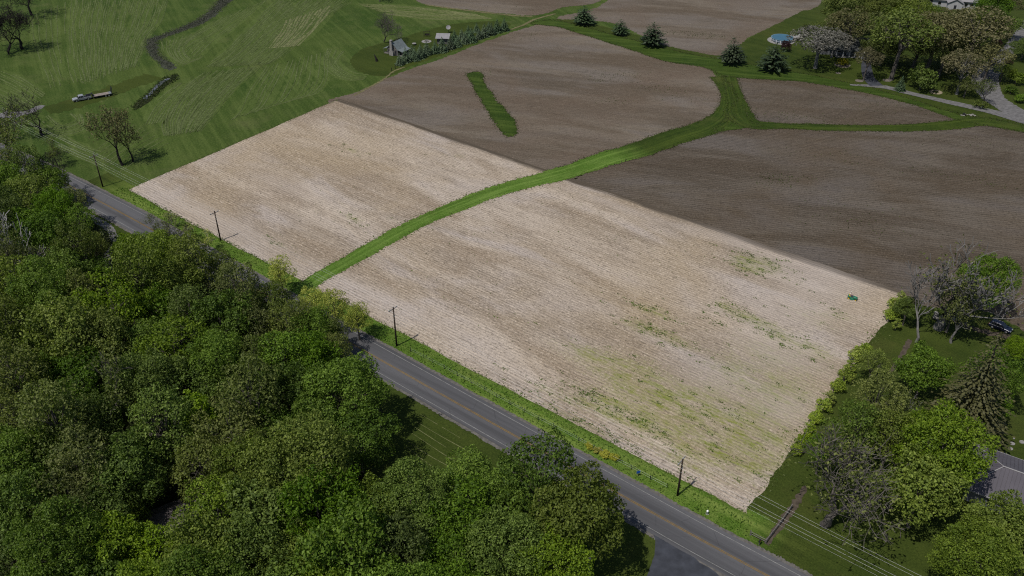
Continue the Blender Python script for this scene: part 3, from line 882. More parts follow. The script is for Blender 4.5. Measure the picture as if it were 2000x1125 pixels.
def skeleton(seed, h, spread=0.9, levels=6, r0=0.3, up=0.25, split=(2, 3), trunk_k=0.28, wob=0.22, drop=0.76, lean=0.0, tw=0.03):
    """branching bare wood; returns the wood and the twig tips"""
    rs = random.Random(seed)
    mb = MB()
    tips = []
    def grow(p, d, L, r, lev):
        pts, rad = [p], [r]
        n = 3 if lev < 4 else 2
        for i in range(n):
            d = (d + Vector((rs.gauss(0, wob), rs.gauss(0, wob), rs.gauss(0, wob) + up * 0.25))).normalized()
            p = p + d * L / n
            pts.append(p)
            rad.append(r * (1 - 0.38 * (i + 1) / n))
        mb.tube(pts, [max(q, tw) for q in rad], 6 if lev <= 1 else (4 if lev <= 3 else 3), False)
        if lev >= levels:
            tips.append((p, d))
            return
        k = rs.randint(*split) + (1 if lev == 1 else 0)
        ph = rs.uniform(0, 2 * PI)
        for j in range(k):
            a = ph + 2 * PI * j / k + rs.uniform(-.4, .4)
            x = d.cross(Vector((0, 0, 1)) if abs(d.z) < .9 else Vector((1, 0, 0))).normalized()
            y = d.cross(x).normalized()
            s = spread * rs.uniform(.55, 1.15)
            nd = (d + (x * math.cos(a) + y * math.sin(a)) * s + Vector((0, 0, up * 0.5))).normalized()
            grow(p, nd, L * drop * rs.uniform(.75, 1.2), rad[-1] * (0.70 if j == 0 else 0.55), lev + 1)
        # side twigs along the branch
        if lev >= 2:
            for q in pts[1:-1]:
                if rs.random() < 0.75:
                    nd = (d + Vector((rs.gauss(0, .8), rs.gauss(0, .8), rs.gauss(0, .5) + .3))).normalized()
                    grow(q, nd, L * 0.55, r * 0.4, max(lev + 2, levels - 1) if lev + 2 <= levels else levels)
    L0 = h * trunk_k
    grow(Vector((0, 0, -0.3)), Vector((lean, 0, 1)).normalized(), L0, r0, 1)
    zmax = max(v[2] for v in mb.v)
    k = h / zmax
    mb.v = [(x * k, y * k, z * k if z > 0 else z) for x, y, z in mb.v]
    tips = [(p * k, d) for p, d in tips]
    return mb, tips

def tip_leaves(tips, seed, per=3, size=0.4, spread=0.5, keep=1.0):
    rs = np.random.RandomState(seed)
    C, N, S, V = [], [], [], []
    for p, d in tips:
        if rs.rand() > keep:
            continue
        for _ in range(per):
            C.append(np.array(p) + rs.normal(size=3) * spread)
            N.append(np.array([0, 0, .6]) + rs.normal(size=3) * .7)
            S.append(size * rs.uniform(.6, 1.3))
            V.append(rs.rand())
    return C, N, S, V

# --- models: name -> (wood mesh, crown mesh, model crown radius, crown centre height, crown half-height)
MODEL = {}
def leafy_model(key, seed, R=6.0, zc=9.0, r0=0.32, mat='lf_green', bark='bark', **kw):
    C, N, S, V, cen, rad = crown_points(seed, R, **kw)
    C = C + np.array([0, 0, zc])
    # crown never reaches below a metre above ground
    k = C[:, 2] > 0.8
    cm = foliage('crown_' + key, C[k], N[k], S[k], V[k], mat)
    ext = float(np.percentile(np.hypot(C[:, 0], C[:, 1]), 96))
    wm = crown_wood(seed, cen, zc, r0).mesh('trunk_' + key, bark)
    MODEL[key] = (wm, cm, ext, zc, float(np.percentile(C[:, 2], 99)))

for i in range(4):
    leafy_model('maple%d' % i, 11 + i, mains=13 + i, subs=11, leaves=(320, 250, 200, 160)[i], leaf=(0.27, 0.31, 0.35, 0.40)[i], vz=0.8 + 0.1 * i, sub_r=0.5, main_r=0.42 + 0.03 * (i % 2))
for i in range(3):
    leafy_model('ash%d' % i, 31 + i, R=5.2, zc=9.5, mains=16, subs=9, leaves=115, leaf=0.34, vz=1.15 + 0.15 * i, main_r=0.38, sub_r=0.56, open_=0.45)
for i in range(3):
    leafy_model('oak%d' % i, 51 + i, R=6.2, zc=10.5, r0=0.4, mains=16, subs=8, leaves=95, leaf=0.42, vz=0.8, main_r=0.38, sub_r=0.5, open_=0.5, low=-0.4, bark='bark')
leafy_model('column0', 71, R=3.2, zc=7.0, mains=12, subs=7, leaves=60, leaf=0.42, vz=1.9, main_r=0.45, low=-0.9)
for i in range(3):
    leafy_model('bush%d' % i, 81 + i, R=2.0, zc=1.1, r0=0.09, mains=10, subs=7, leaves=60, leaf=0.28, vz=0.8, main_r=0.46, low=-0.3)
def half_model(key, seed, h=13, spread=0.8, mat='lf_grey', bark='bark', per=2, size=0.32, keep=0.8, levels=6, **kw):
    mb, tips = skeleton(seed, h, spread, levels, **kw)
    wm = mb.mesh('trunk_' + key, bark)
    C, N, S, V = tip_leaves(tips, seed, per, size, 0.45, keep)
    P = np.array([t[0] for t in tips])
    cx = float(np.percentile(np.hypot(P[:, 0], P[:, 1]), 95))
    cm = foliage('crown_' + key, C, N, S, V, mat) if per else None
    MODEL[key] = (wm, cm, cx, float(np.mean(P[:, 2])), h)
for i in range(3):
    half_model('half%d' % i, 101 + i, 13, 0.75, per=5, size=0.42, keep=0.95, levels=6, r0=0.34, split=(2, 3), tw=0.035)
for i in range(3):
    half_model('bare%d' % i, 121 + i, 13, 0.85, bark='bark_dark', per=0, levels=8, r0=0.45, split=(2, 3), drop=0.8, tw=0.034)
half_model('vase0', 141, 14, 0.42, per=2, size=0.3, keep=0.4, levels=7, r0=0.34, up=0.6, bark='bark_pale', trunk_k=0.16, split=(2, 3), drop=0.8, tw=0.02)
half_model('wide0', 151, 12, 0.9, per=2, size=0.30, keep=0.8, levels=7, r0=0.42, bark='bark', trunk_k=0.2, split=(2, 3), drop=0.82, wob=0.3, tw=0.022)
half_model('dead0', 161, 12, 0.5, per=0, bark='bark_dead', levels=5, r0=0.2, up=0.4, tw=0.05)

def conifer_model(key, seed, h=7.0, r=2.1, levels=20, per=15, mat='nd_spruce', droop=0.25, gap=0.0, twig=0.75, low=0.25, taper=1.0, wide=0.4):
    rs = np.random.RandomState(seed)
    C, N, S, V, A = [], [], [], [], []
    for i in range(levels):
        t = (i + .5) / levels
        z = low + (h - low) * t
        R = r * (1 - t) ** taper * rs.uniform(.82, 1.12) + 0.10
        n = max(4, int(per * (1 - t) + 3))
        tone = 0.25 + 0.5 * rs.rand()
        for k in range(n):
            if rs.rand() < gap:
                continue
            a = 2 * PI * (k + rs.rand() * .8) / n
            d = np.array([math.cos(a), math.sin(a), 0])
            Rk = R * rs.uniform(.72, 1.12)
            m = max(2, int(Rk / 0.38))
            for j in range(m):
                f = (j + 1) / m
                p = d * Rk * f + np.array([0, 0, z - droop * Rk * f * f + 0.12 * Rk * f])
                C.append(p + rs.normal(size=3) * 0.05)
                N.append(np.array([d[0] * .35, d[1] * .35, 1.0]) + rs.normal(size=3) * .3)
                A.append(d + rs.normal(size=3) * .35)
                S.append(twig * rs.uniform(.7, 1.25) * (0.55 + 0.55 * (1 - t)))
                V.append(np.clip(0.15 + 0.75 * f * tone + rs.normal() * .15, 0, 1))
    C.append(np.array([0, 0, h])); N.append(np.array([1, 0, .2])); A.append(np.array([0, 0, 1.])); S.append(0.7); V.append(.6)
    cm = foliage('crown_' + key, C, N, S, V, mat, aspect=0.6, fold=-0.12, along=A)
    wm = MB().tube([(0, 0, -.2), (0, 0, h * .5), (0, 0, h * .97)], [h * .022, h * .013, h * .003], 6).mesh('trunk_' + key, 'bark_dark')
    MODEL[key] = (wm, cm, r, h * .45, h)
for i in range(4):
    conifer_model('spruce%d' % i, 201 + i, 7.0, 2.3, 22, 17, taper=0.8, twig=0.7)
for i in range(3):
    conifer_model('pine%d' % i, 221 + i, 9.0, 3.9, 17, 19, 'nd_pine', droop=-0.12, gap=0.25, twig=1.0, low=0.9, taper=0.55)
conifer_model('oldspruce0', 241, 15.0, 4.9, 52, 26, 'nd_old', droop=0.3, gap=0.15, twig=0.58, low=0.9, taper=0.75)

def plant(name, key, loc, scale, label, cat='tree', group=None, leaf=None, bark=None, rz=None, sz=None, tilt=(0, 0)):
    wm, cm, _, _, _ = MODEL[key]
    t = thing(name, loc, label, cat, group, random.uniform(0, 2 * PI) if rz is None else rz)
    t.rotation_euler = (tilt[0], tilt[1], t.rotation_euler[2])
    t.scale = (scale, scale, scale if sz is None else sz)
    obj('trunk' if cat == 'tree' else 'stem', wm, t, bark)
    if cm:
        obj('crown' if cat == 'tree' else 'foliage', cm, t, leaf)
    return t

def plant_crown(name, key, u, v, r_px, label, cat='tree', group=None, leaf=None, bark=None, hk=1.0, **kw):
    """a tree known by where its crown's middle shows (u, v) and the crown's half-width in photo pixels"""
    _, _, R0, zc, _ = MODEL[key]
    z = zc
    for _ in range(6):
        p = g(u, v, z)
        s = r_px * mpp(p) / R0
        z = zc * s * hk
    return plant(name, key, (p.x, p.y, 0), s, label, cat, group, leaf, bark, sz=s * hk, **kw)

def plant_base(name, key, base, vtop, label, cat='tree', group=None, leaf=None, bark=None, wide=1.0, **kw):
    """a tree whose foot and top row are visible"""
    h = height_at(base, vtop)
    s = h / MODEL[key][4]
    return plant(name, key, g(*base), s * wide, label, cat, group, leaf, bark, sz=s, **kw)

# ------------------------------------------------------------------ the woods, lower left
LOOK = {'green': ('maple', 'lf_green', 'mid-green leafy tree'), 'deep': ('maple', 'lf_deep', 'deep green tree'), 'yellow': ('maple', 'lf_yellow', 'yellow-green tree'),
        'olive': ('ash', 'lf_olive', 'olive loose-crowned tree'), 'grey': ('half', 'lf_grey', 'grey half-leafed tree'), 'ash': ('ash', 'lf_green', 'upright green tree'),
        'ygash': ('ash', 'lf_yellow', 'upright yellow-green tree'), 'greyash': ('ash', 'lf_grey', 'upright grey-green tree'), 'col': ('column', 'lf_yellow', 'narrow bright green tree')}
NV = {'maple': 4, 'ash': 3, 'oak': 3, 'half': 3, 'bare': 3, 'column': 1, 'bush': 3, 'spruce': 4, 'pine': 3}
WOODS = [  # rows from the road at the far left towards the camera: (u, v, half-width px, look)
    [(14, 318, 34, 'greyash'), (58, 332, 32, 'ash'), (98, 362, 34, 'green'), (142, 398, 26, 'greyash')],
    [(12, 366, 40, 'green'), (60, 385, 42, 'ygash'), (110, 412, 42, 'green'), (158, 440, 30, 'ash'), (292, 436, 26, 'grey'), (340, 462, 26, 'grey')],
    [(-8, 430, 48, 'deep'), (40, 445, 46, 'green'), (92, 462, 46, 'deep'), (150, 484, 40, 'greyash'), (186, 482, 28, 'olive'), (262, 492, 34, 'yellow'), (312, 506, 48, 'yellow'), (372, 520, 40, 'olive')],
    [(14, 505, 48, 'greyash'), (72, 520, 46, 'grey'), (128, 535, 46, 'green'), (182, 535, 36, 'deep'), (268, 546, 50, 'ygash'), (338, 556, 50, 'yellow'), (410, 560, 50, 'grey'), (468, 578, 46, 'greyash'), (524, 602, 42, 'greyash')],
    [(22, 580, 52, 'olive'), (90, 588, 56, 'green'), (160, 590, 50, 'olive'), (226, 606, 54, 'ygash'), (300, 612, 54, 'green'), (372, 618, 52, 'ash'), (436, 640, 56, 'deep'), (500, 650, 48, 'greyash'), (562, 640, 46, 'olive'), (612, 648, 40, 'green')],
    [(10, 650, 54, 'olive'), (66, 664, 56, 'green'), (134, 668, 58, 'yellow'), (206, 676, 60, 'yellow'), (282, 684, 56, 'green'), (350, 690, 58, 'ygash'), (424, 712, 56, 'green'), (492, 712, 52, 'greyash'), (552, 706, 50, 'ash'), (606, 706, 48, 'green'), (656, 690, 36, 'olive')],
    [(26, 738, 62, 'olive'), (96, 740, 58, 'green'), (164, 748, 56, 'deep'), (222, 766, 64, 'grey'), (294, 760, 58, 'green'), (362, 770, 58, 'deep'), (426, 786, 54, 'ash'), (492, 786, 60, 'greyash'), (560, 780, 60, 'deep'), (676, 772, 84, 'green')],
    [(34, 826, 66, 'olive'), (108, 834, 64, 'greyash'), (180, 842, 62, 'deep'), (254, 840, 60, 'grey'), (322, 842, 58, 'ash'), (402, 832, 46, 'col'), (458, 868, 62, 'olive'), (530, 858, 60, 'deep'), (610, 842, 60, 'green'), (700, 868, 62, 'deep')],
    [(20, 916, 68, 'green'), (96, 922, 70, 'deep'), (176, 924, 68, 'greyash'), (254, 926, 66, 'deep'), (398, 922, 62, 'olive'), (488, 934, 78, 'yellow'), (590, 924, 88, 'yellow'), (910, 942, 70, 'green')],
    [(48, 1006, 72, 'deep'), (132, 1006, 70, 'greyash'), (208, 1010, 62, 'deep'), (262, 1000, 38, 'yellow'), (432, 1010, 70, 'ygash'), (526, 1022, 80, 'green'), (628, 1016, 84, 'green'), (722, 1010, 74, 'yellow'), (806, 1000, 74, 'green'), (900, 1024, 84, 'green'), (984, 984, 66, 'green')],
    [(22, 1090, 76, 'deep'), (112, 1092, 72, 'green'), (230, 1080, 66, 'yellow'), (310, 1090, 60, 'ygash'), (392, 1092, 70, 'yellow'), (484, 1102, 80, 'green'), (584, 1104, 80, 'yellow'), (686, 1100, 84, 'green'), (782, 1096, 80, 'deep'), (876, 1108, 84, 'green'), (972, 1090, 80, 'green')],
    [(60, 1190, 80, 'green'), (170, 1180, 80, 'deep'), (290, 1190, 80, 'yellow'), (410, 1190, 84, 'green'), (530, 1195, 84, 'green'), (650, 1195, 84, 'yellow'), (770, 1195, 84, 'green'), (890, 1200, 84, 'green')],
]
SPECIAL = {(676, 772): 'dense round green tree at the woods edge beside the striped lawn', (402, 832): 'narrow bright green tree standing out among darker woodland crowns',
           (910, 942): 'round green tree with its crown edge on the striped roadside lawn', (984, 984): 'green tree just left of the pair overhanging the road',
           (590, 924): 'big bright yellow-green tree with sharp sunny top left of the shaded lawn gap', (222, 766): 'big grey half-leafed tree in the middle of the left woods',
           (262, 1000): 'small yellow-green tree covering the left end of the shed roof', (656, 690): 'small olive tree where the road vanishes under the woods',
           (292, 436): 'small bare-branched tree on the near road edge, left of its twin', (340, 462): 'small bare-branched tree on the near road edge, right of its twin',
           (700, 868): 'dark tree on the edge of the shaded lawn below the dense round tree', (186, 482): 'small olive tree beside the bend of the gravel lane in the woods'}
ROWNAME = ['topmost row', 'second row from top', 'third row from top', 'fourth row from top', 'fifth row from top', 'sixth row from top', 'sixth row from bottom', 'fifth row from bottom', 'fourth row from bottom', 'third row from bottom', 'second row from bottom', 'bottom row']
cnt = {}
for ri, rowl in enumerate(WOODS):
    for ti, (u, v, r, look) in enumerate(rowl):
        fam, leaf, word = LOOK[look]
        cnt[fam] = cnt.get(fam, 0) + 1
        key = fam + str(cnt[fam] * 7 % NV[fam])
        lab = SPECIAL.get((u, v)) or '%s, %s from left in the woods, %s' % (word, ORD[ti], ROWNAME[ri])
        plant_crown('woodland_tree', key, u, v, r * (0.94 + 0.34 * ((ti * 29 + ri * 41) % 11) / 11) * (0.9 if (u, v) in ((910, 942), (984, 984)) else 1.0), lab, 'tree', 'trees of the roadside woods', leaf, hk=0.85 if (u, v) in ((910, 942), (984, 984), (700, 868)) else 0.92 + 0.4 * ((ti * 37 + ri * 53) % 10) / 10)

ROADEDGE = [(322, 474, 30, 'half2', 'lf_olive', 'leftmost'), (372, 496, 36, 'ash0', 'lf_olive', 'second from left'), (428, 528, 38, 'ash1', 'lf_grey', 'third from left'), (486, 560, 38, 'half1', 'lf_grey', 'fourth from left'), (540, 592, 38, 'ash2', 'lf_olive', 'fifth from left'), (596, 622, 36, 'ash0', 'lf_olive', 'sixth from left'), (646, 654, 34, 'ash1', 'lf_grey', 'rightmost')]
for u, v, r, key, leaf, wd in ROADEDGE:
    plant_crown('road_edge_tree', key, u, v, r, '%s of the dull olive trees arching over the near road edge' % wd, 'tree', 'trees along the near road edge', leaf)
# trees along the road's near edge and by the driveway
plant_crown('maple_tree', 'ash1', 1052, 935, 78, 'dark green tree whose top overhangs the road, left of the olive one', 'tree', None, 'lf_deep', hk=1.15)
plant_crown('maple_tree', 'maple2', 1128, 1010, 92, 'large olive-brown tree overhanging the road beside the asphalt driveway', 'tree', None, 'lf_olive', hk=1.15)
plant_crown('maple_tree', 'maple1', 1085, 1110, 82, 'olive-green tree at the bottom edge below the tree overhanging the road', 'tree', None, 'lf_yellow')
# light trees on the verge, field side; brightening painted into the leaf colour
plant_crown('roadside_tree', 'ash1', 548, 534, 28, 'small yellow-green tree at the lower end of the grass waterway', 'tree', None, 'lf_light')
plant_crown('roadside_tree', 'ash0', 610, 590, 29, 'leftmost of three light green verge trees right of the waterway', 'tree', 'light green verge trees', 'lf_light')
plant_crown('roadside_tree', 'ash2', 652, 600, 32, 'middle one of three light green verge trees right of the waterway', 'tree', 'light green verge trees', 'lf_light')
plant_crown('roadside_tree', 'ash1', 698, 624, 28, 'rightmost of three light green verge trees right of the waterway', 'tree', 'light green verge trees', 'lf_light')
for k, (u, v, r) in enumerate(((330, 425, 17), (372, 447, 19), (404, 464, 16))):
    plant_crown('verge_shrub', 'half%d' % (k % 3), u, v, r, '%s of three pale wispy shrubs on the verge left of a utility pole' % ['leftmost', 'middle', 'rightmost'][k], 'shrub', 'pale shrubs on the verge', 'lf_light', 'bark_dead')
# pale dead trunks in the woods
for u, vb, vt, lab in ((72, 560, 420, 'bleached dead tree standing tall above the left woods'), (92, 575, 470, 'shorter bleached dead tree right of the tallest dead tree in the woods'), (50, 590, 490, 'leaning bleached dead snag left of the tallest dead tree in the woods')):
    plant_base('dead_tree', 'dead0', (u, vb), vt, lab, 'tree', None, wide=0.8)

# ------------------------------------------------------------------ trees of the meadow and the fields' edges
plant_base('bare_tree', 'bare0', (17, 107), 4, 'large bare tree at the left edge of the meadow, nearer of two', bark='bark_dark', wide=1.15)
plant_base('bare_tree', 'bare1', (45, 96), -2, 'large bare tree at the left edge of the meadow, right of its twin', bark='bark_dark', wide=1.15)
plant_base('bare_tree', 'bare2', (62, 30), -60, 'bare tree at the top left corner far back on the meadow', bark='bark_dark', wide=1.1)
plant_base('bare_tree', 'bare1', (84, 264), 180, 'twisted dark bare oak beside the farm track near the pickup', bark='bark_dark', wide=1.3)
plant_base('roadside_tree', 'half0', (36, 322), 212, 'yellow-brown budding tree around the far utility pole', leaf='lf_olive', bark='bark', wide=1.0)
plant_base('roadside_tree', 'half2', (112, 325), 272, 'small yellow-green budding tree on the far verge', leaf='lf_olive', bark='bark', wide=1.0)
plant_base('roadside_tree', 'bare2', (121, 386), 296, 'dark bare tree leaning over the far end of the road', bark='bark_dark', wide=0.9)
plant_base('meadow_tree', 'half1', (240, 323), 206, 'big brown-budding tree on the meadow, left trunk of a pair', leaf='lf_tan', bark='bark_dark', wide=0.85)
plant_base('meadow_tree', 'half2', (259, 316), 214, 'big brown-budding tree on the meadow, right trunk of a pair', leaf='lf_tan', bark='bark_dark', wide=0.8)
plant_base('bare_tree', 'bare0', (749, 83), 16, 'tall bare grey tree beside the log cabin', bark='bark', wide=0.95)
plant_base('bare_tree', 'bare2', (742, 3), -60, 'bare trunk cut by the top edge beyond the cabin', bark='bark', wide=0.8)

# spruces in a double row by the cabin
SPR = [(781, 127, 108), (793, 121, 97), (811, 118, 96), (822, 113, 90), (834, 107, 84), (850, 104, 84), (864, 101, 76), (880, 95, 74), (894, 91, 72), (908, 85, 66), (921, 82, 58), (936, 76, 60), (946, 72, 50), (960, 68, 49), (971, 63, 41), (985, 60, 39)]
for k, (u, vb, vt) in enumerate(SPR):
    vt -= 4
    plant_base('spruce_tree', 'spruce%d' % (k % 4), (u, vb), vt, '%s blue-green spruce from the cabin end, row beside the field' % ORD[k], 'tree', 'spruces by the cabin', wide=1.2)
SPB = [(805, 112, 92), (888, 83, 62), (902, 76, 60), (915, 70, 53), (931, 63, 48), (955, 60, 46)]
for k, (u, vb, vt) in enumerate(SPB):
    vt -= 4
    plant_base('spruce_tree', 'spruce%d' % ((k + 2) % 4), (u, vb), vt, '%s blue-green spruce from the cabin end in the back row' % ORD[k], 'tree', 'spruces by the cabin', wide=1.2)
# pines on the headland
for k, (u, vb, vt, w) in enumerate(((1141, 47, 12, 1.5), (1211, 68, 38, 1.3), (1274, 90, 44, 1.3), (1428, 125, 74, 1.1), (1508, 139, 84, 1.25))):
    plant_base('pine_tree', 'pine%d' % (k % 3), (u, vb), vt, ['leftmost dark pine on the grass headland', 'smallest dark pine, second from the left on the headland', 'third dark pine from the left on the headland', 'fourth dark pine, standing at the bend of the headland', 'rightmost broad dark pine below the round pool'][k], 'tree', 'pines on the headland', wide=w)

# the house yard, upper right
YARD = [  # key, u, v crown centre, half-width px, foot row, leaf, bark, label
    ('oak0', 1590, 92, 50, 133, 'lf_mauve', 'bark_pale', 'grey blossoming tree with pale trunk in front of the porch house'),
    ('oak1', 1652, 52, 44, 106, 'lf_tan', 'bark', 'tan-leafed oak left behind the porch house roof'),
    ('maple2', 1650, 14, 44, 60, 'lf_grey', 'bark', 'dark green tree at the top edge left of the tan oaks'),
    ('oak2', 1738, 68, 60, 156, 'lf_grey', 'bark', 'tall grey-green oak with pale straight trunk left of the driveway bushes'),
    ('oak0', 1806, 66, 58, 145, 'lf_tan', 'bark', 'tall tan oak with leaning trunk behind the round green bush'),
    ('oak1', 1878, 62, 56, 142, 'lf_tan', 'bark', 'broad tan-orange oak right of the leaning oak'),
    ('oak2', 1684, 116, 25, 157, 'lf_tan', 'bark', 'small tan oak at the asphalt driveway by the porch house'),
    ('oak0', 1700, 58, 44, 112, 'lf_grey', 'bark', 'grey-green oak behind the porch house'),
    ('maple0', 1742, 12, 42, 62, 'lf_grey', 'bark', 'grey-green tree at the top edge left of the white-roofed house'),
    ('maple1', 1812, 26, 16, 48, 'lf_green', 'bark', 'small bright green tree before the white-roofed house'),
    ('oak1', 1866, 130, 38, 184, 'lf_tan', 'bark_pale', 'yellow-tan young oak between driveway and gravel lane'),
    ('oak2', 1918, 112, 34, 160, 'lf_tan', 'bark', 'tan oak beside the upper gravel lane'),
    ('ash1', 1966, 52, 24, 78, 'lf_green', 'bark', 'round green tree at the top of the gravel lane'),
    ('ash0', 1932, 44, 22, 90, 'lf_deep', 'bark_dark', 'dark upright tree left of the round green lane tree'),
    ('maple3', 1925, 10, 30, 48, 'lf_deep', 'bark', 'dark tree at the top edge right of the white roof'),
    ('maple1', 1992, 96, 26, 118, 'lf_deep', 'bark', 'dark spreading tree at the right edge beside the gravel lane'),
    ('oak0', 1951, 138, 19, 160, 'lf_olive', 'bark', 'small olive tree inside the gravel lane bend'),
    ('half1', 1920, 172, 28, 208, 'lf_grey', 'bark_dark', 'dark half-bare tree at the fork of the gravel lanes'),
    ('oak1', 1880, 168, 20, 190, 'lf_grey', 'bark', 'small grey tree on the lawn left of the lane fork'),
    ('oak2', 1830, 110, 44, 150, 'lf_grey', 'bark', 'grey-green oak behind the round green bush, right of the leaning trunk'),
    ('oak1', 1770, 30, 40, 84, 'lf_olive', 'bark', 'olive oak at the top edge before the carport'),
    ('oak0', 1622, 84, 34, 112, 'lf_mauve', 'bark_pale', 'pale grey blossoming tree between the grey tree and the porch'),
    ('maple3', 1716, 92, 34, 128, 'lf_grey', 'bark', 'grey-green tree beside the porch house right corner'),
    ('oak1', 1780, 96, 40, 132, 'lf_grey', 'bark', 'grey-green oak between the straight and the leaning trunk'),
    ('maple0', 1700, 20, 36, 66, 'lf_olive', 'bark', 'olive tree at the top edge behind the porch house'),
    ('oak2', 1846, 48, 40, 96, 'lf_tan', 'bark', 'tan oak directly below the pale roof'),
    ('maple2', 1905, 60, 36, 108, 'lf_olive', 'bark', 'olive tree left of the dark upright lane tree'),
    ('ash2', 1600, 62, 26, 88, 'lf_grey', 'bark', 'grey-green tree right behind the pool deck'),
    ('maple1', 1850, 88, 34, 130, 'lf_olive', 'bark', 'olive tree in the middle of the tan oaks'),
    ('oak2', 1962, 12, 28, 44, 'lf_tan', 'bark', 'tan tree at the top edge far right')]
for k, (key, u, v, r, vb, leaf, bark, lab) in enumerate(YARD):
    p = g(u + 2, vb)
    zc = height_at((u + 2, vb), v)
    q = Vector((p.x, p.y, zc))
    sx = r * 1.14 * mpp(q) / MODEL[key][2]
    sz = max(zc / MODEL[key][3], sx * 0.55)
    plant('yard_tree', key, p, sx, lab, 'tree', 'trees around the houses', leaf, bark, sz=sz)
plant_base('blue_spruce', 'spruce1', (1757, 177), 149, 'small blue spruce on the lawn beside the gravel lane', 'tree', None, wide=1.15)
BUSHES = [('bush0', 1800, 160, 27, 'lf_green', 'large round green bush on the lawn beside the blue spruce', 1.3), ('bush1', 1535, 93, 11, 'lf_wine', 'burgundy bush below the round pool', 1.5),
          ('bush2', 1645, 123, 12, 'lf_goldbush', 'golden clipped bush in a mulch ring on the lawn', 0.8), ('bush0', 1637, 138, 4, 'lf_deep', 'tiny dark bush on the lawn below the golden bush', 1.2),
          ('bush1', 1575, 55, 9, 'lf_grey', 'grey-green shrub behind the pool deck', 1.0), ('bush2', 1560, 62, 6, 'lf_green', 'small green shrub right behind the pool', 1.2),
          ('bush2', 1948, 87, 9, 'lf_wine', 'dark purple shrub under the round green lane tree', 1.2), ('bush0', 1985, 155, 18, 'lf_yellow', 'yellow-green shrub at the right edge above the lane fork', 1.0),
          ('bush1', 1975, 178, 14, 'lf_deep', 'low dark shrub at the right edge beside the wide lane', 0.8), ('bush2', 1996, 195, 14, 'lf_green', 'low green shrub at the right edge nearest the lane fork', 0.8),
          ('bush1', 1968, 122, 9, 'lf_wine', 'purple-brown shrub beside the upper gravel lane', 1.0), ('bush0', 1660, 100, 7, 'lf_wine', 'dark red shrub at the porch of the house', 1.0),
          ('bush1', 1915, 206, 15, 'lf_grey', 'low grey shrubbery at the lane fork', 0.7)]
for key, u, v, r, leaf, lab, hk in BUSHES:
    plant_crown('garden_bush', key, u, v, r, lab, 'shrub', 'bushes around the houses', leaf, None, hk=hk)

# right side of the parcel
plant_base('bare_tree', 'vase0', (1832, 642), 452, 'tall half-bare tree with upswept branches by the far parcel corner', leaf='lf_olive', bark='bark_pale', wide=1.45)
plant_crown('field_edge_tree', 'maple0', 1925, 552, 54, 'full green tree at the dark field edge above the parked car', 'tree', None, 'lf_green', 'bark_dark')
plant_crown('field_edge_tree', 'ash2', 1868, 590, 42, 'dull olive tree filling in left of the full green tree', 'tree', None, 'lf_grey')
plant_crown('field_edge_tree', 'half2', 1880, 606, 44, 'grey thicket tree between the green tree and the rock pile', 'tree', None, 'lf_grey', 'bark_pale')
plant_base('bare_tree', 'dead0', (1788, 668), 540, 'leaning grey trunk at the far corner of the parcel', bark='bark_pale', wide=1.0, tilt=(0.0, 0.12))
plant_crown('yard_maple', 'maple3', 1806, 726, 50, 'green maple left of the old spruce', 'tree', None, 'lf_green')
plant_crown('yard_maple', 'maple1', 1938, 738, 56, 'green maple right of the old spruce', 'tree', None, 'lf_green')
plant_crown('yard_maple', 'maple2', 1940, 800, 34, 'small green maple below the right maple of the old spruce', 'tree', None, 'lf_green')
plant_base('old_spruce', 'oldspruce0', (1878, 850), 652, 'tall brownish old spruce between two green maples', wide=1.0)
plant_crown('yard_maple', 'maple0', 1990, 688, 28, 'yellow-green tree at the right edge below the parked car', 'tree', None, 'lf_yellow')
plant_crown('hedgerow_tree', 'ash0', 1718, 782, 58, 'olive hedgerow tree nearest the parcel edge, upper of two', 'tree', None, 'lf_olive')
plant_crown('hedgerow_tree', 'ash2', 1668, 842, 56, 'olive-green hedgerow tree nearest the parcel edge, lower of two', 'tree', None, 'lf_green')
plant_crown('hedgerow_tree', 'ash2', 1706, 712, 30, 'yellow-olive tree just right of the bright hedge, above the olive ones', 'tree', None, 'lf_yellow')
plant_crown('hedgerow_tree', 'ash0', 1606, 880, 36, 'green tree right of the lowest hedge shrubs', 'tree', None, 'lf_green')
plant_crown('hedgerow_tree', 'maple2', 1772, 606, 26, 'green tree behind the topmost hedge shrubs', 'tree', None, 'lf_green')
plant_crown('hedgerow_tree', 'half0', 1782, 790, 46, 'grey half-bare tree left of the old spruce foot', 'tree', None, 'lf_grey', 'bark_pale')
plant_crown('hedgerow_tree', 'maple1', 1790, 858, 46, 'green tree between the old spruce foot and the large bare-branched tree', 'tree', None, 'lf_green')
plant_crown('hedgerow_tree', 'ash1', 1740, 856, 54, 'olive-green tree above the large bare-branched tree', 'tree', None, 'lf_olive')
plant_base('wide_bare_tree', 'wide0', (1608, 1024), 835, 'large half-bare tree with pale spreading branches beside the power lines', leaf='lf_olive', bark='bark', wide=1.02)
plant_crown('yard_maple', 'maple1', 1842, 884, 90, 'large bright green maple left of the metal-roofed house', 'tree', None, 'lf_yellow')
plant_crown('yard_maple', 'maple3', 1800, 958, 76, 'lower bright green maple right of the large bare-branched tree', 'tree', None, 'lf_yellow')
plant_crown('yard_maple', 'maple2', 1948, 1034, 74, 'bright green maple below the metal roof at the lower right', 'tree', None, 'lf_yellow')
plant_crown('yard_maple', 'maple0', 1905, 1096, 78, 'bright green maple at the bottom right corner', 'tree', None, 'lf_yellow')
plant_crown('yard_maple', 'maple3', 2010, 1075, 66, 'bright green maple cut by the lower right edge', 'tree', None, 'lf_yellow')
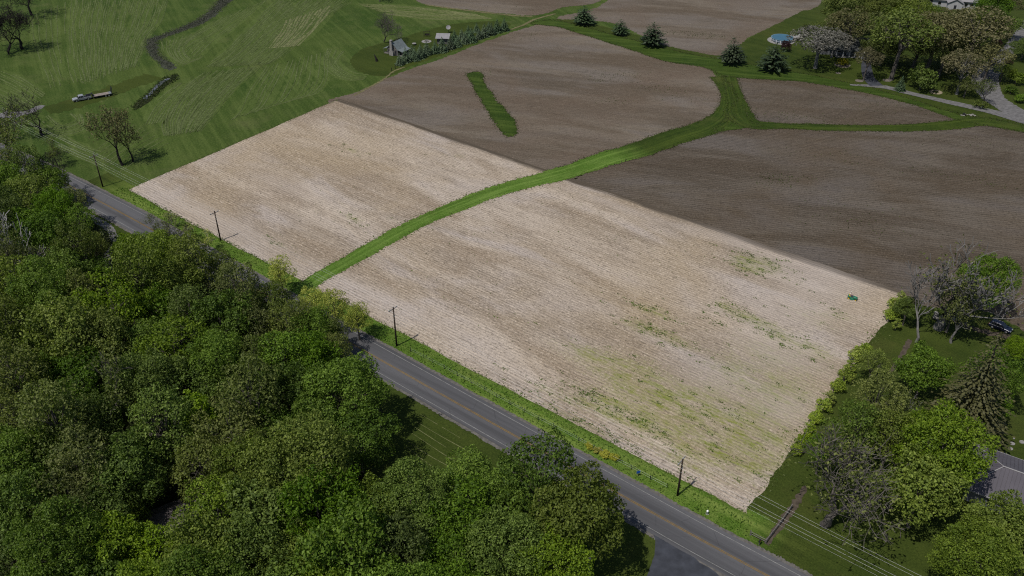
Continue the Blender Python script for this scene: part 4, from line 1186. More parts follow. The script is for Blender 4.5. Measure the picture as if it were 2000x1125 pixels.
HEDGE = [(1762, 582, 18), (1750, 598, 20), (1742, 618, 17), (1752, 632, 15), (1690, 684, 17), (1674, 696, 20), (1660, 716, 19), (1650, 736, 21), (1636, 756, 17), (1622, 776, 18), (1610, 794, 20), (1594, 818, 17), (1582, 838, 20), (1568, 862, 18), (1556, 880, 15)]
for k, (u, v, r) in enumerate(HEDGE):
    plant_crown('hedge_shrub', ('bush%d' % (k % 3)) if k % 3 else 'column0', u, v, r * .88 if k % 3 else r * .62, '%s bright green hedge shrub from the top along the right parcel edge' % ORD[k].capitalize().lower(), 'shrub', 'hedge along the parcel edge', 'lf_bright', None, hk=1.25 if k % 3 else .8)
for k, (u, v, r) in enumerate(((1150, 872, 9), (1166, 880, 10), (1182, 888, 11), (1200, 894, 10))):
    plant_crown('golden_shrub', 'bush%d' % (k % 3), u, v, r, '%s golden shrub of the clump on the roadside verge' % ['leftmost', 'second', 'third', 'rightmost'][k], 'shrub', 'golden shrubs on the verge', 'lf_gold', None, hk=0.9)

# ------------------------------------------------------------------ ground cover with real relief
def scatter_poly(pxpoly, n, seed):
    P = [g(u, v) for u, v in pxpoly]
    xs = [p.x for p in P]; ys = [p.y for p in P]
    rs = random.Random(seed)
    out = []
    m = len(P)
    while len(out) < n:
        x, y = rs.uniform(min(xs), max(xs)), rs.uniform(min(ys), max(ys))
        ins = False
        j = m - 1
        for i in range(m):
            if (P[i].y > y) != (P[j].y > y) and x < (P[j].x - P[i].x) * (y - P[i].y) / (P[j].y - P[i].y) + P[i].x:
                ins = not ins
            j = i
        if ins:
            out.append((x, y))
    return out

def cover(name, pts, hgt, size, mat, label, cat, seed, up=0.5, per=2):
    rs = np.random.RandomState(seed)
    P = np.repeat(np.array(pts), per, axis=0)
    n = len(P)
    C = np.column_stack([P + rs.normal(size=(n, 2)) * size * .35, rs.uniform(0.08, 1, n) ** 1.5 * hgt])
    N = rs.normal(size=(n, 3)) * .7 + np.array([0, 0, up])
    me = foliage(name, C, N, size * rs.uniform(.5, 1.3, n), rs.rand(n), mat)
    return stuff(obj(name, me), label, cat)

UNDER = [(-60, 300), (110, 370), (170, 428), (300, 502), (450, 578), (560, 643), (690, 728), (750, 830), (690, 900), (760, 960), (880, 960), (1000, 1010), (1040, 1150), (900, 1250), (100, 1250), (-100, 800)]
cover('undergrowth', scatter_poly(UNDER, 26000, 4), 2.2, 0.75, 'lf_under', 'low leafy undergrowth covering the floor of the woods', 'undergrowth', 5, per=2)
_rr = random.Random(77)
cover('reeds', [(x + _rr.gauss(0, 1.1), y + _rr.gauss(0, 1.1)) for x, y in scatter_poly(CREEKPX, 11000, 6)], 0.45, 0.38, 'reed', 'dry grey reeds filling the winding creek bed', 'reeds', 7, up=0.1, per=1)
cover('ditch_weeds', scatter_poly([(346, 144), (352, 154), (326, 170), (304, 190), (262, 218), (254, 208), (280, 188), (316, 152)], 650, 8), 0.45, 0.5, 'lf_under', 'dark weeds along the water ditch in the meadow', 'weeds', 9)

def parcel_weeds():
    rs = random.Random(12)
    pts = []
    for u, v, a, b, n_ in CLUMPS:
        c = g(u, v)
        knots = [(rs.gauss(0, a), rs.gauss(0, b)) for _ in range(max(3, n_ // 9))]
        for _ in range(n_):
            kx, ky = rs.choice(knots)
            q = c + RD * (kx + rs.gauss(0, .5)) + RN * (ky + rs.gauss(0, .22))
            pts.append((q.x, q.y))
    for _ in range(500):
        p = (FL.lerp(FR, rs.random())).lerp(BL.lerp(BR, rs.random()), .5)
        q = p + RN * rs.uniform(-40, 36)
        pts.append((q.x, q.y))
    return pts
cover('field_weeds', parcel_weeds(), 0.14, 0.32, 'lf_weed', 'green weed tufts scattered over the right part of the pale field', 'weeds', 13, up=0.7, per=2)
sm = []
rs_ = random.Random(61)
for u, v, a, b, n_ in ((1205, 148, 7, 2.5, 160), (1166, 157, 3, 1.5, 70), (1292, 172, 6, 2, 120), (1348, 192, 5, 2, 70), (1192, 197, 5, 1.5, 90), (1512, 350, 4, 2.5, 190), (1540, 345, 5, 1, 60), (1690, 440, 7, 4, 150), (1640, 405, 8, 3, 70), (1860, 340, 9, 2, 110), (1950, 362, 3, 1, 50), (1350, 66, 9, 2, 220), (1385, 70, 6, 2, 120), (1020, 70, 6, 3, 90), (1560, 232, 12, 4, 260), (1530, 228, 9, 3, 160), (1720, 195, 14, 3, 150), (1790, 218, 14, 3, 200), (1920, 282, 12, 2, 100), (930, 143, 4, 3, 90), (1045, 20, 12, 2, 100), (1700, 320, 10, 3, 70), (1640, 300, 12, 3, 60)):
    c = g(u, v)
    for _ in range(n_):
        q = c + Vector((1, -.25, 0)).normalized() * rs_.gauss(0, a) + Vector((.25, 1, 0)).normalized() * rs_.gauss(0, b)
        sm.append((q.x, q.y))
cover('dark_field_weeds', sm, 0.12, 0.40, 'lf_fringe', 'faint green weed smudges scattered over the brown outer fields', 'weeds', 62, up=0.8, per=1)
vp = []
rs_ = random.Random(21)
edge = off_road(0)
for i in range(len(ROADC) - 1):
    a, b = ROADC[i], ROADC[i + 1]
    if not on_parcel_front(a):
        continue
    t = (b - a).normalized(); nn = Vector((-t.y, t.x, 0))
    for _ in range(int((b - a).length * 26)):
        q = a.lerp(b, rs_.random()) + nn * rs_.uniform(4.7, 8.9)
        vp.append((q.x, q.y))
cover('verge_grass', vp, 0.32, 0.4, 'lf_weed', 'long grass growing on the roadside verge', 'grass', 22, up=0.4, per=1)

def fringe(objs, keep, seed):
    rs = random.Random(seed)
    pts = []
    for o in objs:
        me = o.data
        seen = {}
        for p in me.polygons:
            for ek in p.edge_keys:
                seen[ek] = seen.get(ek, 0) + 1
        for (i, j), k in seen.items():
            if k > 1:
                continue
            a, b = me.vertices[i].co, me.vertices[j].co
            for _ in range(int((b - a).length * 9) + (rs.random() < .5)):
                q = a.lerp(b, rs.random())
                if keep(q):
                    pts.append((q.x + rs.gauss(0, .45), q.y + rs.gauss(0, .45)))
    return pts
GR = [o for o in COL.objects if o.name.split('.')[0] in ('grass_waterway', 'grass_island', 'grass_headland', 'grass_junction')]
def in_parcel(q):
    return rowcoords(q)[1] < rowcoords(BR)[1] + 1
cover('grass_fringe', fringe(GR, lambda q: not in_parcel(q), 41), 0.14, 0.42, 'lf_fringe', 'ragged grass creeping over the edges of the dark fields', 'grass', 42, up=1.0, per=1)
ef_ = []
rs_ = random.Random(71)
for A_, B_, dens, sd in ((FL, FR, 9, .3), (FL, BL, 9, .45), (FR, BR, 12, .8)):
    for _ in range(int((B_ - A_).length * dens)):
        q = A_.lerp(B_, rs_.random()) + Vector((rs_.gauss(0, sd), rs_.gauss(0, sd), 0))
        ef_.append((q.x, q.y))
cover('grass_fringe', ef_, 0.16, 0.36, 'lf_fringe_lush', 'ragged grass creeping over the road, meadow and hedge edges of the pale field', 'grass', 72, up=1.0, per=1)
cover('grass_fringe', fringe(GR, in_parcel, 43), 0.14, 0.40, 'lf_fringe_lush', 'ragged bright grass along both edges of the pale field waterway', 'grass', 44, up=1.0, per=1)

# cut hay lying in rows on the meadow
def swaths():
    rs = random.Random(31)
    mb = MB()
    mb2 = MB()
    def line(pts, w, keep=0.85, m=None):
        D = densify(catmull([g(u, v) for u, v in pts], 8), 1.1)
        keep = 0.985
        ph = rs.uniform(0, 6)
        run = None
        for i in range(len(D) - 1):
            if rs.random() > keep or math.sin(i * .13 + ph) + math.sin(i * .041 + ph * 2) < -1.25:
                continue
            a, b = D[i], D[i + 1]
            t = (b - a).normalized() if (b - a).length > 1e-6 else Vector((1, 0, 0))
            nn = Vector((-t.y, t.x, 0))
            j = nn * (.18 * math.sin(i * .23 + ph))
            ww = w * (.42 + .18 * math.sin(i * .37 + ph * 3) + .1 * rs.random()) / 2
            h = rs.uniform(.03, .09)
            q = [a + nn * ww + j, a + j + Vector((0, 0, h)), a - nn * ww + j, b + nn * ww + j, b + j + Vector((0, 0, h)), b - nn * ww + j]
            q = [(p.x, p.y, p.z + 0.035) for p in q]
            (m or mb)._add(q, [(0, 3, 4, 1), (1, 4, 5, 2)])
    mb3 = MB()
    def band(pts, w):
        # broad flat pass of the mower
        D = densify(catmull([g(u, v) for u, v in pts], 8), 1.0)
        L = []
        z = 0.012 + rs.random() * 0.006
        for i in range(len(D)):
            t = (D[min(i + 1, len(D) - 1)] - D[max(i - 1, 0)]).normalized()
            nn = Vector((-t.y, t.x, 0))
            e = min(1.0, i / 9, (len(D) - 1 - i) / 9)
            a, b = D[i] + nn * (w / 2 * e + rs.gauss(0, .25)), D[i] - nn * (w / 2 * e + rs.gauss(0, .25))
            L += [(a.x, a.y, z), (b.x, b.y, z)]
        mb3._add(L, [(2 * i + 1, 2 * i + 3, 2 * i + 2, 2 * i) for i in range(len(D) - 1)])
    def family(A, B, n, w, keep=0.8, pair=False, m=None):
        n = int(n * 1.9) if w > .3 else n
        for k in range(n):
            f = (k + rs.uniform(-.15, .15)) / max(1, n - 1)
            pts = [(a[0] + (b[0] - a[0]) * f, a[1] + (b[1] - a[1]) * f) for a, b in zip(A, B)]
            line(pts, w, keep, m)
            if w > .3 and k % 2 == 0:
                band(pts, w * 3.6)
            if pair:
                line([(u + 4, v + 1) for u, v in pts], w * .7, keep * .8, m)
                line([(u + 8, v + 2) for u, v in pts], w * .5, keep * .6, m)
    family([(150, 0), (142, 60), (146, 105), (160, 162)], [(322, 0), (306, 45), (286, 72), (262, 128)], 8, 1.0, 0.8, True)
    family([(60, 30), (70, 90), (85, 130), (100, 172)], [(140, 0), (136, 70), (140, 120), (152, 160)], 4, 0.7, 0.5)
    family([(0, 134), (40, 152), (90, 184)], [(-10, 190), (20, 205), (50, 222)], 7, 0.9, 0.75)
    family([(316, 82), (326, 106), (352, 127), (372, 122)], [(400, 60), (360, 90), (372, 115), (400, 110)], 6, 0.8, 0.75)
    family([(420, 40), (370, 72), (340, 80), (318, 92)], [(520, 0), (455, 55), (415, 85), (385, 118)], 7, 0.8, 0.6)
    family([(540, 0), (480, 60), (440, 100), (400, 130)], [(680, 0), (600, 55), (560, 95), (520, 125)], 11, 0.9, 0.6, True)
    family([(400, 140), (345, 185), (318, 235), (322, 265)], [(500, 130), (450, 180), (410, 225), (385, 255)], 9, 0.8, 0.6, True)
    family([(520, 130), (490, 175), (470, 215), (450, 235)], [(640, 100), (640, 150), (620, 180), (590, 190)], 9, 0.7, 0.5)
    family([(345, 165), (300, 205), (280, 245)], [(400, 150), (340, 200), (312, 240)], 4, 0.8, 0.6)
    family([(672, 100), (660, 122), (690, 142), (720, 146)], [(640, 95), (634, 128), (668, 155), (710, 156)], 5, 0.7, 0.75)
    family([(95, 225), (120, 245), (150, 235), (138, 222)], [(60, 240), (100, 266), (165, 252), (172, 224)], 4, 0.9, 0.6)
    family([(110, 290), (160, 310), (205, 325)], [(120, 262), (165, 285), (215, 300)], 4, 0.8, 0.55)
    family([(760, 30), (850, 38), (960, 36)], [(700, 8), (800, 12), (930, 28)], 9, 1.0, 0.5, m=mb2)
    family([(560, 40), (545, 70), (525, 95)], [(650, 10), (620, 50), (580, 90)], 7, 1.6, 0.65, m=mb2)
    family([(180, 300), (220, 270), (255, 240)], [(230, 340), (290, 300), (330, 280)], 5, 0.6, 0.5)
    # mowing lines on the roadside lawn
    family([(820, 812), (880, 845), (950, 886)], [(792, 872), (840, 905), (900, 940)], 6, 0.22, 0.93, m=mb2)
    o = mb3.build('mown_grass', 'band')
    stuff(o, 'broad paler mower passes across the green meadow', 'mown grass')
    o = mb.build('hay_swath', 'swath')
    stuff(o, 'pale rows of cut hay lying across the green meadow', 'cut hay')
    o = mb2.build('hay_swath', 'swath_dry')
    stuff(o, 'thin dry clippings lying in lines on the lawn and far meadow', 'cut hay')
swaths()

# ------------------------------------------------------------------ power line
POLES = [((201, 365), 302, 'second utility pole from the left, by the meadow tree'), ((431, 470), 421, 'utility pole at the road verge left of the grass waterway'), ((775, 676), 600, 'utility pole with crossarm right of the light verge trees'), ((1323, 968), 896, 'tallest-looking utility pole near the lower right of the pale field')]
pole_pos = [g(*b) for b, _, _ in POLES]
pole_h = [max(8.6, min(10.2, height_at(b, t))) for b, t, _ in POLES]
far_pole = pole_pos[0] + (pole_pos[0] - pole_pos[1]) * 1.15 + Vector((1.5, 3.0, 0))
near_pole = pole_pos[3] + (pole_pos[3] - pole_pos[2]) * 1.0
ALLP = [(near_pole, 9.6, None)] + [(pole_pos[i], pole_h[i], POLES[i][2]) for i in (3, 2, 1, 0)] + [(far_pole, 9.6, 'farthest utility pole, rising out of the budding tree at the left edge')]
def utility_pole(p, h, label):
    ang = ROW + PI / 2
    t = thing('utility_pole', p, label, 'utility pole', 'poles of the power line', ang)
    MB().tube([(0, 0, -.3), (0, 0, h * .5), (0, 0, h)], [.2, .17, .13], 9).build('pole', 'pole_wood', t, True)
    arm = MB().box(-1.25, 1.25, .13, .25, h - .65, h - .50).build('crossarm', 'arm_wood', t)
    for s in (-1, 1):
        MB().tube([(s * .62, .26, h - .58), (0, .20, h - 1.3)], .025, 4).build('brace', 'galv', arm)
    for x, z in ((-1.15, h - .5), (1.15, h - .5), (0.0, h)):
        MB().lathe([(.04, 0), (.06, .06), (.09, .10), (.06, .14), (.08, .18), (.03, .26)], 8, (x, .19 if x else 0, z)).build('insulator', 'porcelain', t)
    MB().box(-.05, .05, -.28, -.12, h - 2.15, h - 1.9).build('neutral_bracket', 'galv', t)
    return t
for p, h, lab in ALLP[1:]:
    utility_pole(p, h, lab)
t = thing('utility_pole', g(1147, 1152), 'weathered grey pole in front of the tree at the bottom edge', 'utility pole', 'poles of the power line')
MB().tube([(0, 0, -.3), (0, 0, 4.5), (0, 0, 8.6)], [.19, .16, .13], 9).build('pole', 'arm_wood', t, True)
MB().box(-.6, .6, .12, .22, 7.9, 8.02).build('crossarm', 'arm_wood', t)
# wires: positions across the line relative to each pole
WIRES = [('uppermost wire of the power line, on the field side', 1.15, -.24, .010), ('middle upper wire carried on the pole tops', 0.0, .26, .010), ('upper wire of the power line on the road side', -1.15, -.24, .010), ('lower heavy wire slung below the crossarms', -.25, -2.0, .012), ('thin lowest wire of the power line', -.28, -2.9, .008)]
for lab, off, dz, rad in WIRES:
    pts = []
    for k in range(len(ALLP) - 1):
        (a, ha, _), (b, hb, _) = ALLP[k], ALLP[k + 1]
        A = a + RN * off + Vector((0, 0, ha + dz))
        B = b + RN * off + Vector((0, 0, hb + dz))
        n = 14
        for i in range(n):
            f = i / n
            q = A.lerp(B, f)
            q.z -= 4 * f * (1 - f) * 0.75
            pts.append(q)
    pts.append(B)
    o = MB().tube(pts, rad, 4).build('overhead_wire', 'wire')
    tag(o, lab, 'power line', 'wires of the power line')

# ------------------------------------------------------------------ fences, posts, signs
FP = [(802, 687), (828, 700), (845, 709), (868, 721), (893, 735), (920, 749), (945, 763), (970, 777), (996, 791), (1024, 806), (1052, 821), (1082, 836), (1130, 862), (1160, 878), (1200, 900), (1233, 917), (1270, 937), (1302, 954)]
ft = thing('field_fence', g(1000, 793), 'low wire fence with dark thin posts along the verge', 'fence')
o0 = ft.location
tops = []
rs_ = random.Random(5)
for k, (u, v) in enumerate(FP):
    p = g(u, v) - o0
    h = rs_.uniform(1.05, 1.3)
    lean = Vector((rs_.gauss(0, .05), rs_.gauss(0, .05), 0))
    MB().tube([p + Vector((0, 0, -.2)), p + lean + Vector((0, 0, h))], .05 if k % 4 else .08, 6).build('post', 'post_dark', ft)
    tops.append(p)
for z in (.45, .95):
    MB().tube([q + Vector((0, 0, z)) for q in tops], .008, 3).build('wire', 'galv', ft)
# split-rail corner
rt = thing('split_rail_fence', g(1495, 1062), 'weathered split-rail fence corner beside the road and dirt strip', 'fence')
o0 = rt.location
RP = [g(1465, 1046) - o0, g(1495, 1062) - o0, g(1508, 1045) - o0, g(1526, 1021) - o0, g(1545, 994) - o0]
for p in RP:
    MB().box(p.x - .08, p.x + .08, p.y - .08, p.y + .08, -.2, 1.15).build('post', 'post_wood', rt)
for a, b in zip(RP[:-1], RP[1:]):
    for z in (.5, .95):
        MB().tube([a + Vector((0, 0, z)), b + Vector((0, 0, z + .03))], [.055, .065], 5).build('rail', 'post_wood', rt)
# black mailbox in front of it
mbx = thing('mailbox', g(1482, 1065), 'black mailbox on a post in front of the split-rail corner', 'mailbox', None, ROW)
MB().box(-.05, .05, -.05, .05, -.2, 1.0).build('post', 'post_wood', mbx)
prof = [(-.13, 0), (.13, 0)] + [(.13 * math.cos(a), .14 + .13 * math.sin(a)) for a in [k * PI / 8 for k in range(9)]]
body = MB()
n = len(prof)
body._add([(x, -.3, z + 1.0) for x, z in prof] + [(x, .3, z + 1.0) for x, z in prof], [tuple(range(n)), tuple(range(2 * n - 1, n - 1, -1))] + [((i + 1) % n, i, n + i, n + (i + 1) % n) for i in range(n)])
body.build('box', 'black_steel', mbx)
MB().box(.14, .16, -.1, -.06, 1.1, 1.38).build('flag', 'red_lens', mbx)
# marker posts across the road
for (u, v), lab in (((858, 812), 'short dark marker post on the near road shoulder beside the lawn'), ((994, 893), 'dark marker post on the near road shoulder left of the overhanging trees')):
    t = thing('marker_post', g(u, v), lab, 'post', 'marker posts on the shoulder')
    MB().tube([(0, 0, -.2), (0, 0, 1.15)], .07, 7).build('post', 'post_dark', t)
    MB().box(-.09, .09, -.085, -.07, .8, 1.1).build('reflector', 'porcelain', t)
# blue sign
t = thing('road_sign', g(1246, 930), 'small blue sign on a post standing on the verge', 'sign', None, 0.25)
MB().tube([(0, 0, -.2), (0, 0, 1.35)], .05, 6).build('post', 'post_dark', t)
MB().box(-.34, .34, -.06, -.045 + .02, .75, 1.35).build('panel', 'sign_blue', t, bevel=.006)
# white marker on the verge
t = thing('cable_pedestal', g(1381, 1004), 'small white utility pedestal on the verge near the parcel corner', 'pedestal')
MB().lathe([(.17, -.1), (.17, .62), (.19, .64), (.19, .78), (.14, .88), (.04, .93)], 12).build('housing', 'white_plastic', t, True)
MB().box(-.23, .23, -.23, .23, -.05, .08).build('base', 'concrete', t)
# gate posts at the end of the spruce row
for (u, v), lab in (((765, 139), 'left short fence post at the meadow corner by the spruces'), ((772, 135), 'right short fence post at the meadow corner by the spruces')):
    t = thing('fence_post', g(u, v), lab, 'post', 'posts by the spruces')
    MB().tube([(0, 0, -.2), (0, 0, 1.3)], .13, 7).build('post', 'bark_dark', t)
    MB().lathe([(.15, 0), (.12, .06), (.02, .1)], 7, (0, 0, 1.3)).build('cap', 'bark_dark', t)
t = thing('lane_post', g(1917, 211), 'white marker post at the fork of the gravel lanes', 'post')
MB().box(-.22, .22, -.05, .05, -.2, 1.7).build('post', 'white_plastic', t)
MB().box(-.25, .25, -.07, .07, 1.7, 1.78).build('cap', 'white_plastic', t)

# ------------------------------------------------------------------ vehicles
def wheel(parent, x, y, r, w, name='wheel', rim='chrome'):
    wo = MB()
    def cyl(mb, rr, y0, y1, n=16):
        vs = [(x + rr * math.cos(2 * PI * k / n), y0, r + rr * math.sin(2 * PI * k / n)) for k in range(n)] + [(x + rr * math.cos(2 * PI * k / n), y1, r + rr * math.sin(2 * PI * k / n)) for k in range(n)]
        mb._add(vs, [tuple(range(n)), tuple(range(2 * n - 1, n - 1, -1))] + [((k + 1) % n, k, n + k, n + (k + 1) % n) for k in range(n)])
        return mb
    t = cyl(wo, r, y - w / 2, y + w / 2).build(name, 'rubber', parent, bevel=0.02)
    s = 1 if y > 0 else -1
    cyl(MB(), r * .6, y + s * (w / 2 - .06), y + s * (w / 2 + .012)).build('rim', rim, t)
    return t

def pickup(p, rz):
    t = thing('pickup_truck', p, 'silver crew-cab pickup truck on the farm track hitched to a flatbed trailer', 'pickup truck', None, rz)
    body = [(-2.95, .55), (-2.95, .95), (-2.9, 1.12), (-.55, 1.14), (1.35, 1.12), (2.75, 1.02), (2.95, .92), (2.98, .55), (2.45, .5), (2.3, .75), (1.95, .85), (1.6, .75), (1.45, .48), (-1.35, .48), (-1.5, .75), (-1.85, .85), (-2.2, .75), (-2.35, .5)]
    MB().prism(body, -.98, .98).build('body', 'silver', t, bevel=.02)
    cab = [(-.75, 1.12), (-.62, 1.78), (-.4, 1.9), (.75, 1.9), (1.0, 1.82), (1.55, 1.14)]
    c = MB().prism(cab, -.93, .93, .16, 1.3).build('cab', 'silver', t, bevel=.02)
    MB().quad((1.52, -.78, 1.19), (1.52, .78, 1.19), (1.09, .68, 1.78), (1.09, -.68, 1.78)).build('windscreen', 'glass', c)
    for s in (-1, 1):
        for x0, x1, x2, x3 in ((.42, 1.35, .95, .42), (-.55, .32, .32, -.5)):
            y0, y1 = s * .955, s * .79
            MB()._add([(x0, y0, 1.2), (x1, y0, 1.2), (x2, y1, 1.76), (x3, y1, 1.76)], [(0, 1, 2, 3)]).build('side_window', 'glass', c)
        MB().box(2.86, 3.0, s * .62 - .18, s * .62 + .18, .78, .96).build('headlight', 'lamp_lens', t)
        MB().box(-2.98, -2.93, s * .86 - .07, s * .86 + .07, .75, 1.05).build('tail_light', 'red_lens', t)
        MB().box(1.12, 1.3, s * 1.0 if s > 0 else -1.22, 1.22 if s > 0 else -1.0, 1.2, 1.4).build('mirror', 'black_steel', t)
        wheel(t, 1.95, s * .84, .40, .28)
        wheel(t, -1.85, s * .84, .40, .28)
    MB().box(-2.85, -.8, -.82, .82, 1.15, 1.165).build('bed', 'black_steel', t)
    MB().box(2.95, 3.08, -.95, .95, .48, .70).build('bumper', 'chrome', t)
    MB().box(2.975, 3.0, -.42, .42, .74, .95).build('grille', 'black_steel', t)
    return t
A, B = g(143, 199), g(213, 186)
d = (A - B).normalized()
rz = math.atan2(d.y, d.x)
L = (A - B).length
pickup(A - d * 3.0, rz)
def trailer(p, rz, L):
    t = thing('flatbed_trailer', p, 'long flatbed gooseneck trailer with raised ramps behind the pickup', 'trailer', None, rz)
    MB().box(-L / 2, L / 2, -1.2, 1.2, .72, .82).build('frame', 'black_steel', t)
    nb = 8
    for k in range(nb):
        y = -1.18 + k * 2.36 / nb
        MB().box(-L / 2 + .9, L / 2, y + .01, y + 2.36 / nb - .02, .82, .88).build('deck_plank', 'deck_wood', t)
    MB().box(-L / 2, -L / 2 + .88, -1.15, 1.15, .76, .9).build('beaver_tail', 'galv', t)
    MB().box(L / 2, L / 2 + .25, -1.0, 1.0, .75, 1.75).build('headboard', 'black_steel', t)
    MB().box(L / 2 + .2, L / 2 + 2.2, -.28, .28, 1.5, 1.75).build('gooseneck', 'black_steel', t)
    MB().tube([(L / 2 + 2.05, 0, 1.6), (L / 2 + 2.05, 0, 1.12)], .09, 8).build('coupler', 'black_steel', t)
    for s in (-1, 1):
        m = Matrix.Translation((-L / 2 + .05, s * .75, .9)) @ Matrix.Rotation(math.radians(-14), 4, 'Y')
        MB().box(-.06, .06, -.3, .3, 0, 2.0, m).build('ramp', 'black_steel', t)
        for x in (-.9, -1.95):
            wheel(t, x, s * 1.22, .38, .26)
        MB().box(-L / 2 - .04, -L / 2 + .02, s * .95 - .12, s * .95 + .12, .6, .72).build('tail_light', 'red_lens', t)
    return t
TL = max(6.0, L - 6.0 - 0.9)
trailer(A - d * (6.0 + 0.6 + TL / 2), rz, TL)

def suv(p, rz, label):
    t = thing('parked_car', p, label, 'car', None, rz)
    body = [(-2.3, .45), (-2.32, .8), (-2.25, 1.0), (-1.0, 1.02), (1.0, 1.0), (2.0, .88), (2.25, .75), (2.3, .45), (1.85, .4), (1.72, .66), (1.42, .74), (1.12, .66), (1.0, .38), (-1.0, .38), (-1.12, .66), (-1.42, .74), (-1.72, .66), (-1.85, .4)]
    MB().prism(body, -.91, .91).build('body', 'navy', t, bevel=.03)
    cab = [(-2.2, 1.0), (-1.95, 1.5), (-1.7, 1.6), (.0, 1.64), (.25, 1.58), (1.05, 1.0)]
    c = MB().prism(cab, -.86, .86, .16, 1.2).build('cabin', 'navy', t, bevel=.03)
    MB().quad((1.02, -.72, 1.06), (1.02, .72, 1.06), (.34, .6, 1.55), (.34, -.6, 1.55)).build('windscreen', 'glass', c)
    MB().quad((-2.22, .7, 1.06), (-2.22, -.7, 1.06), (-2.0, -.6, 1.47), (-2.0, .6, 1.47)).build('rear_window', 'glass', c)
    for s in (-1, 1):
        MB()._add([(-1.9, s * .885, 1.06), (.8, s * .885, 1.06), (.2, s * .725, 1.5), (-1.7, s * .725, 1.5)], [(0, 1, 2, 3)]).build('side_window', 'glass', c)
        MB().tube([(-1.6, s * .6, 1.68), (.0, s * .6, 1.7)], .014, 5).build('roof_rail', 'chrome', c)
        MB().tube([(-2.1, s * .92, 1.03), (.95, s * .92, 1.02)], .014, 5).build('trim', 'chrome', c)
        MB().box(2.12, 2.3, s * .62 - .2, s * .62 + .2, .66, .8).build('headlight', 'lamp_lens', t)
        MB().box(-2.34, -2.26, s * .7 - .15, s * .7 + .15, .75, .95).build('tail_light', 'red_lens', t)
        wheel(t, 1.42, s * .8, .35, .22)
        wheel(t, -1.42, s * .8, .35, .22)
    return t
A, B = g(1930, 634), g(1976, 652)
d = (B - A).normalized()
suv(A.lerp(B, .5), math.atan2(d.y, d.x), 'dark blue estate car parked at the field edge by the trees')

# riding mower and the person on it
MP = g(1664, 584)
MRZ = math.radians(-32)
mt = thing('riding_mower', MP, 'small green riding mower on the pale field near the hedge', 'mower', None, MRZ)
MB().prism([(.1, .35), (.1, .62), (.25, .82), (.95, .76), (1.15, .6), (1.15, .35)], -.33, .33).build('hood', 'mower_green', mt, bevel=.03)
MB().box(-1.0, .1, -.42, .42, .33, .47).build('chassis', 'mower_green', mt, bevel=.02)
MB().prism([(-1.0, .47), (-1.02, .72), (-.8, .78), (-.55, .62), (-.1, .47)], -.5, .5).build('rear_fender', 'mower_green', mt, bevel=.02)
MB().lathe([(.62, .16), (.66, .2), (.62, .32), (.3, .36)], 14, (-.05, 0, 0), 1.0, 1.15).build('cutting_deck', 'mower_green', mt)
st = MB().box(-.72, -.28, -.24, .24, .72, .84).build('seat', 'mower_yellow', mt, bevel=.03)
MB().box(-.80, -.70, -.24, .24, .8, 1.2).build('seat_back', 'mower_yellow', st, bevel=.03)
sw = MB().tube([(.12, 0, .75), (-.02, 0, 1.08)], .025, 6).build('steering_column', 'black_steel', mt)
ring = [(-.03 + .17 * math.cos(a) * .5, .17 * math.sin(a), 1.1 + .17 * math.cos(a) * .85) for a in [2 * PI * k / 12 for k in range(13)]]
MB().tube(ring, .018, 5, False).build('steering_wheel', 'black_steel', sw)
for s in (-1, 1):
    wheel(mt, -.68, s * .46, .28, .26, rim='mower_yellow')
    wheel(mt, .88, s * .38, .2, .17, rim='mower_yellow')

def skinned(name, joints, edges, mat, parent, root=0, sub=1):
    me = bpy.data.meshes.new(name)
    me.from_pydata([j[:3] for j in joints], edges, [])
    me.materials.append(M[mat])
    o = obj(name, me, parent)
    o.modifiers.new('skin', 'SKIN').use_smooth_shade = True
    for i, j in enumerate(joints):
        sv = me.skin_vertices[0].data[i]
        r = j[3]
        sv.radius = (r, r) if isinstance(r, (int, float)) else r
        sv.use_root = (i == root)
    s = o.modifiers.new('sub', 'SUBSURF')
    s.levels = s.render_levels = sub
    return o
pt = thing('person', MP, 'person in white shirt and jeans seated on the green mower', 'person', None, MRZ)
J = [(-.5, 0, .98, .15), (-.52, 0, 1.2, .15), (-.5, 0, 1.42, .17), (-.48, 0, 1.55, .075), (-.46, 0, 1.64, .09), (-.44, 0, 1.74, .105), (-.44, 0, 1.83, .075),
     (-.5, .2, 1.45, .065), (-.38, .27, 1.22, .05), (-.12, .2, 1.13, .038), (-.03, .16, 1.15, .04),
     (-.5, -.2, 1.45, .065), (-.38, -.27, 1.22, .05), (-.12, -.2, 1.13, .038), (-.03, -.16, 1.15, .04),
     (-.46, .11, .92, .10), (.0, .2, .95, .075), (.08, .23, .55, .055), (.18, .24, .50, .05),
     (-.46, -.11, .92, .10), (.0, -.2, .95, .075), (.08, -.23, .55, .055), (.18, -.24, .50, .05)]
Eg = [(0, 1), (1, 2), (2, 3), (3, 4), (4, 5), (5, 6), (2, 7), (7, 8), (8, 9), (9, 10), (2, 11), (11, 12), (12, 13), (13, 14), (0, 15), (15, 16), (16, 17), (17, 18), (0, 19), (19, 20), (20, 21), (21, 22)]
skinned('body', J, Eg, 'skin', pt)
shirt = [(a, b, c, r * 1.13 if not isinstance(r, tuple) else r) for a, b, c, r in (J[0], J[1], J[2], J[7], (-.43, .245, 1.32, .06), J[11], (-.43, -.245, 1.32, .06))]
skinned('shirt', shirt, [(0, 1), (1, 2), (2, 3), (3, 4), (2, 5), (5, 6)], 'shirt', pt)
jeans = [(a, b, c, r * 1.14) for a, b, c, r in (J[0], J[15], J[16], J[17], J[19], J[20], J[21])]
jeans[0] = (-.5, 0, .94, .155)
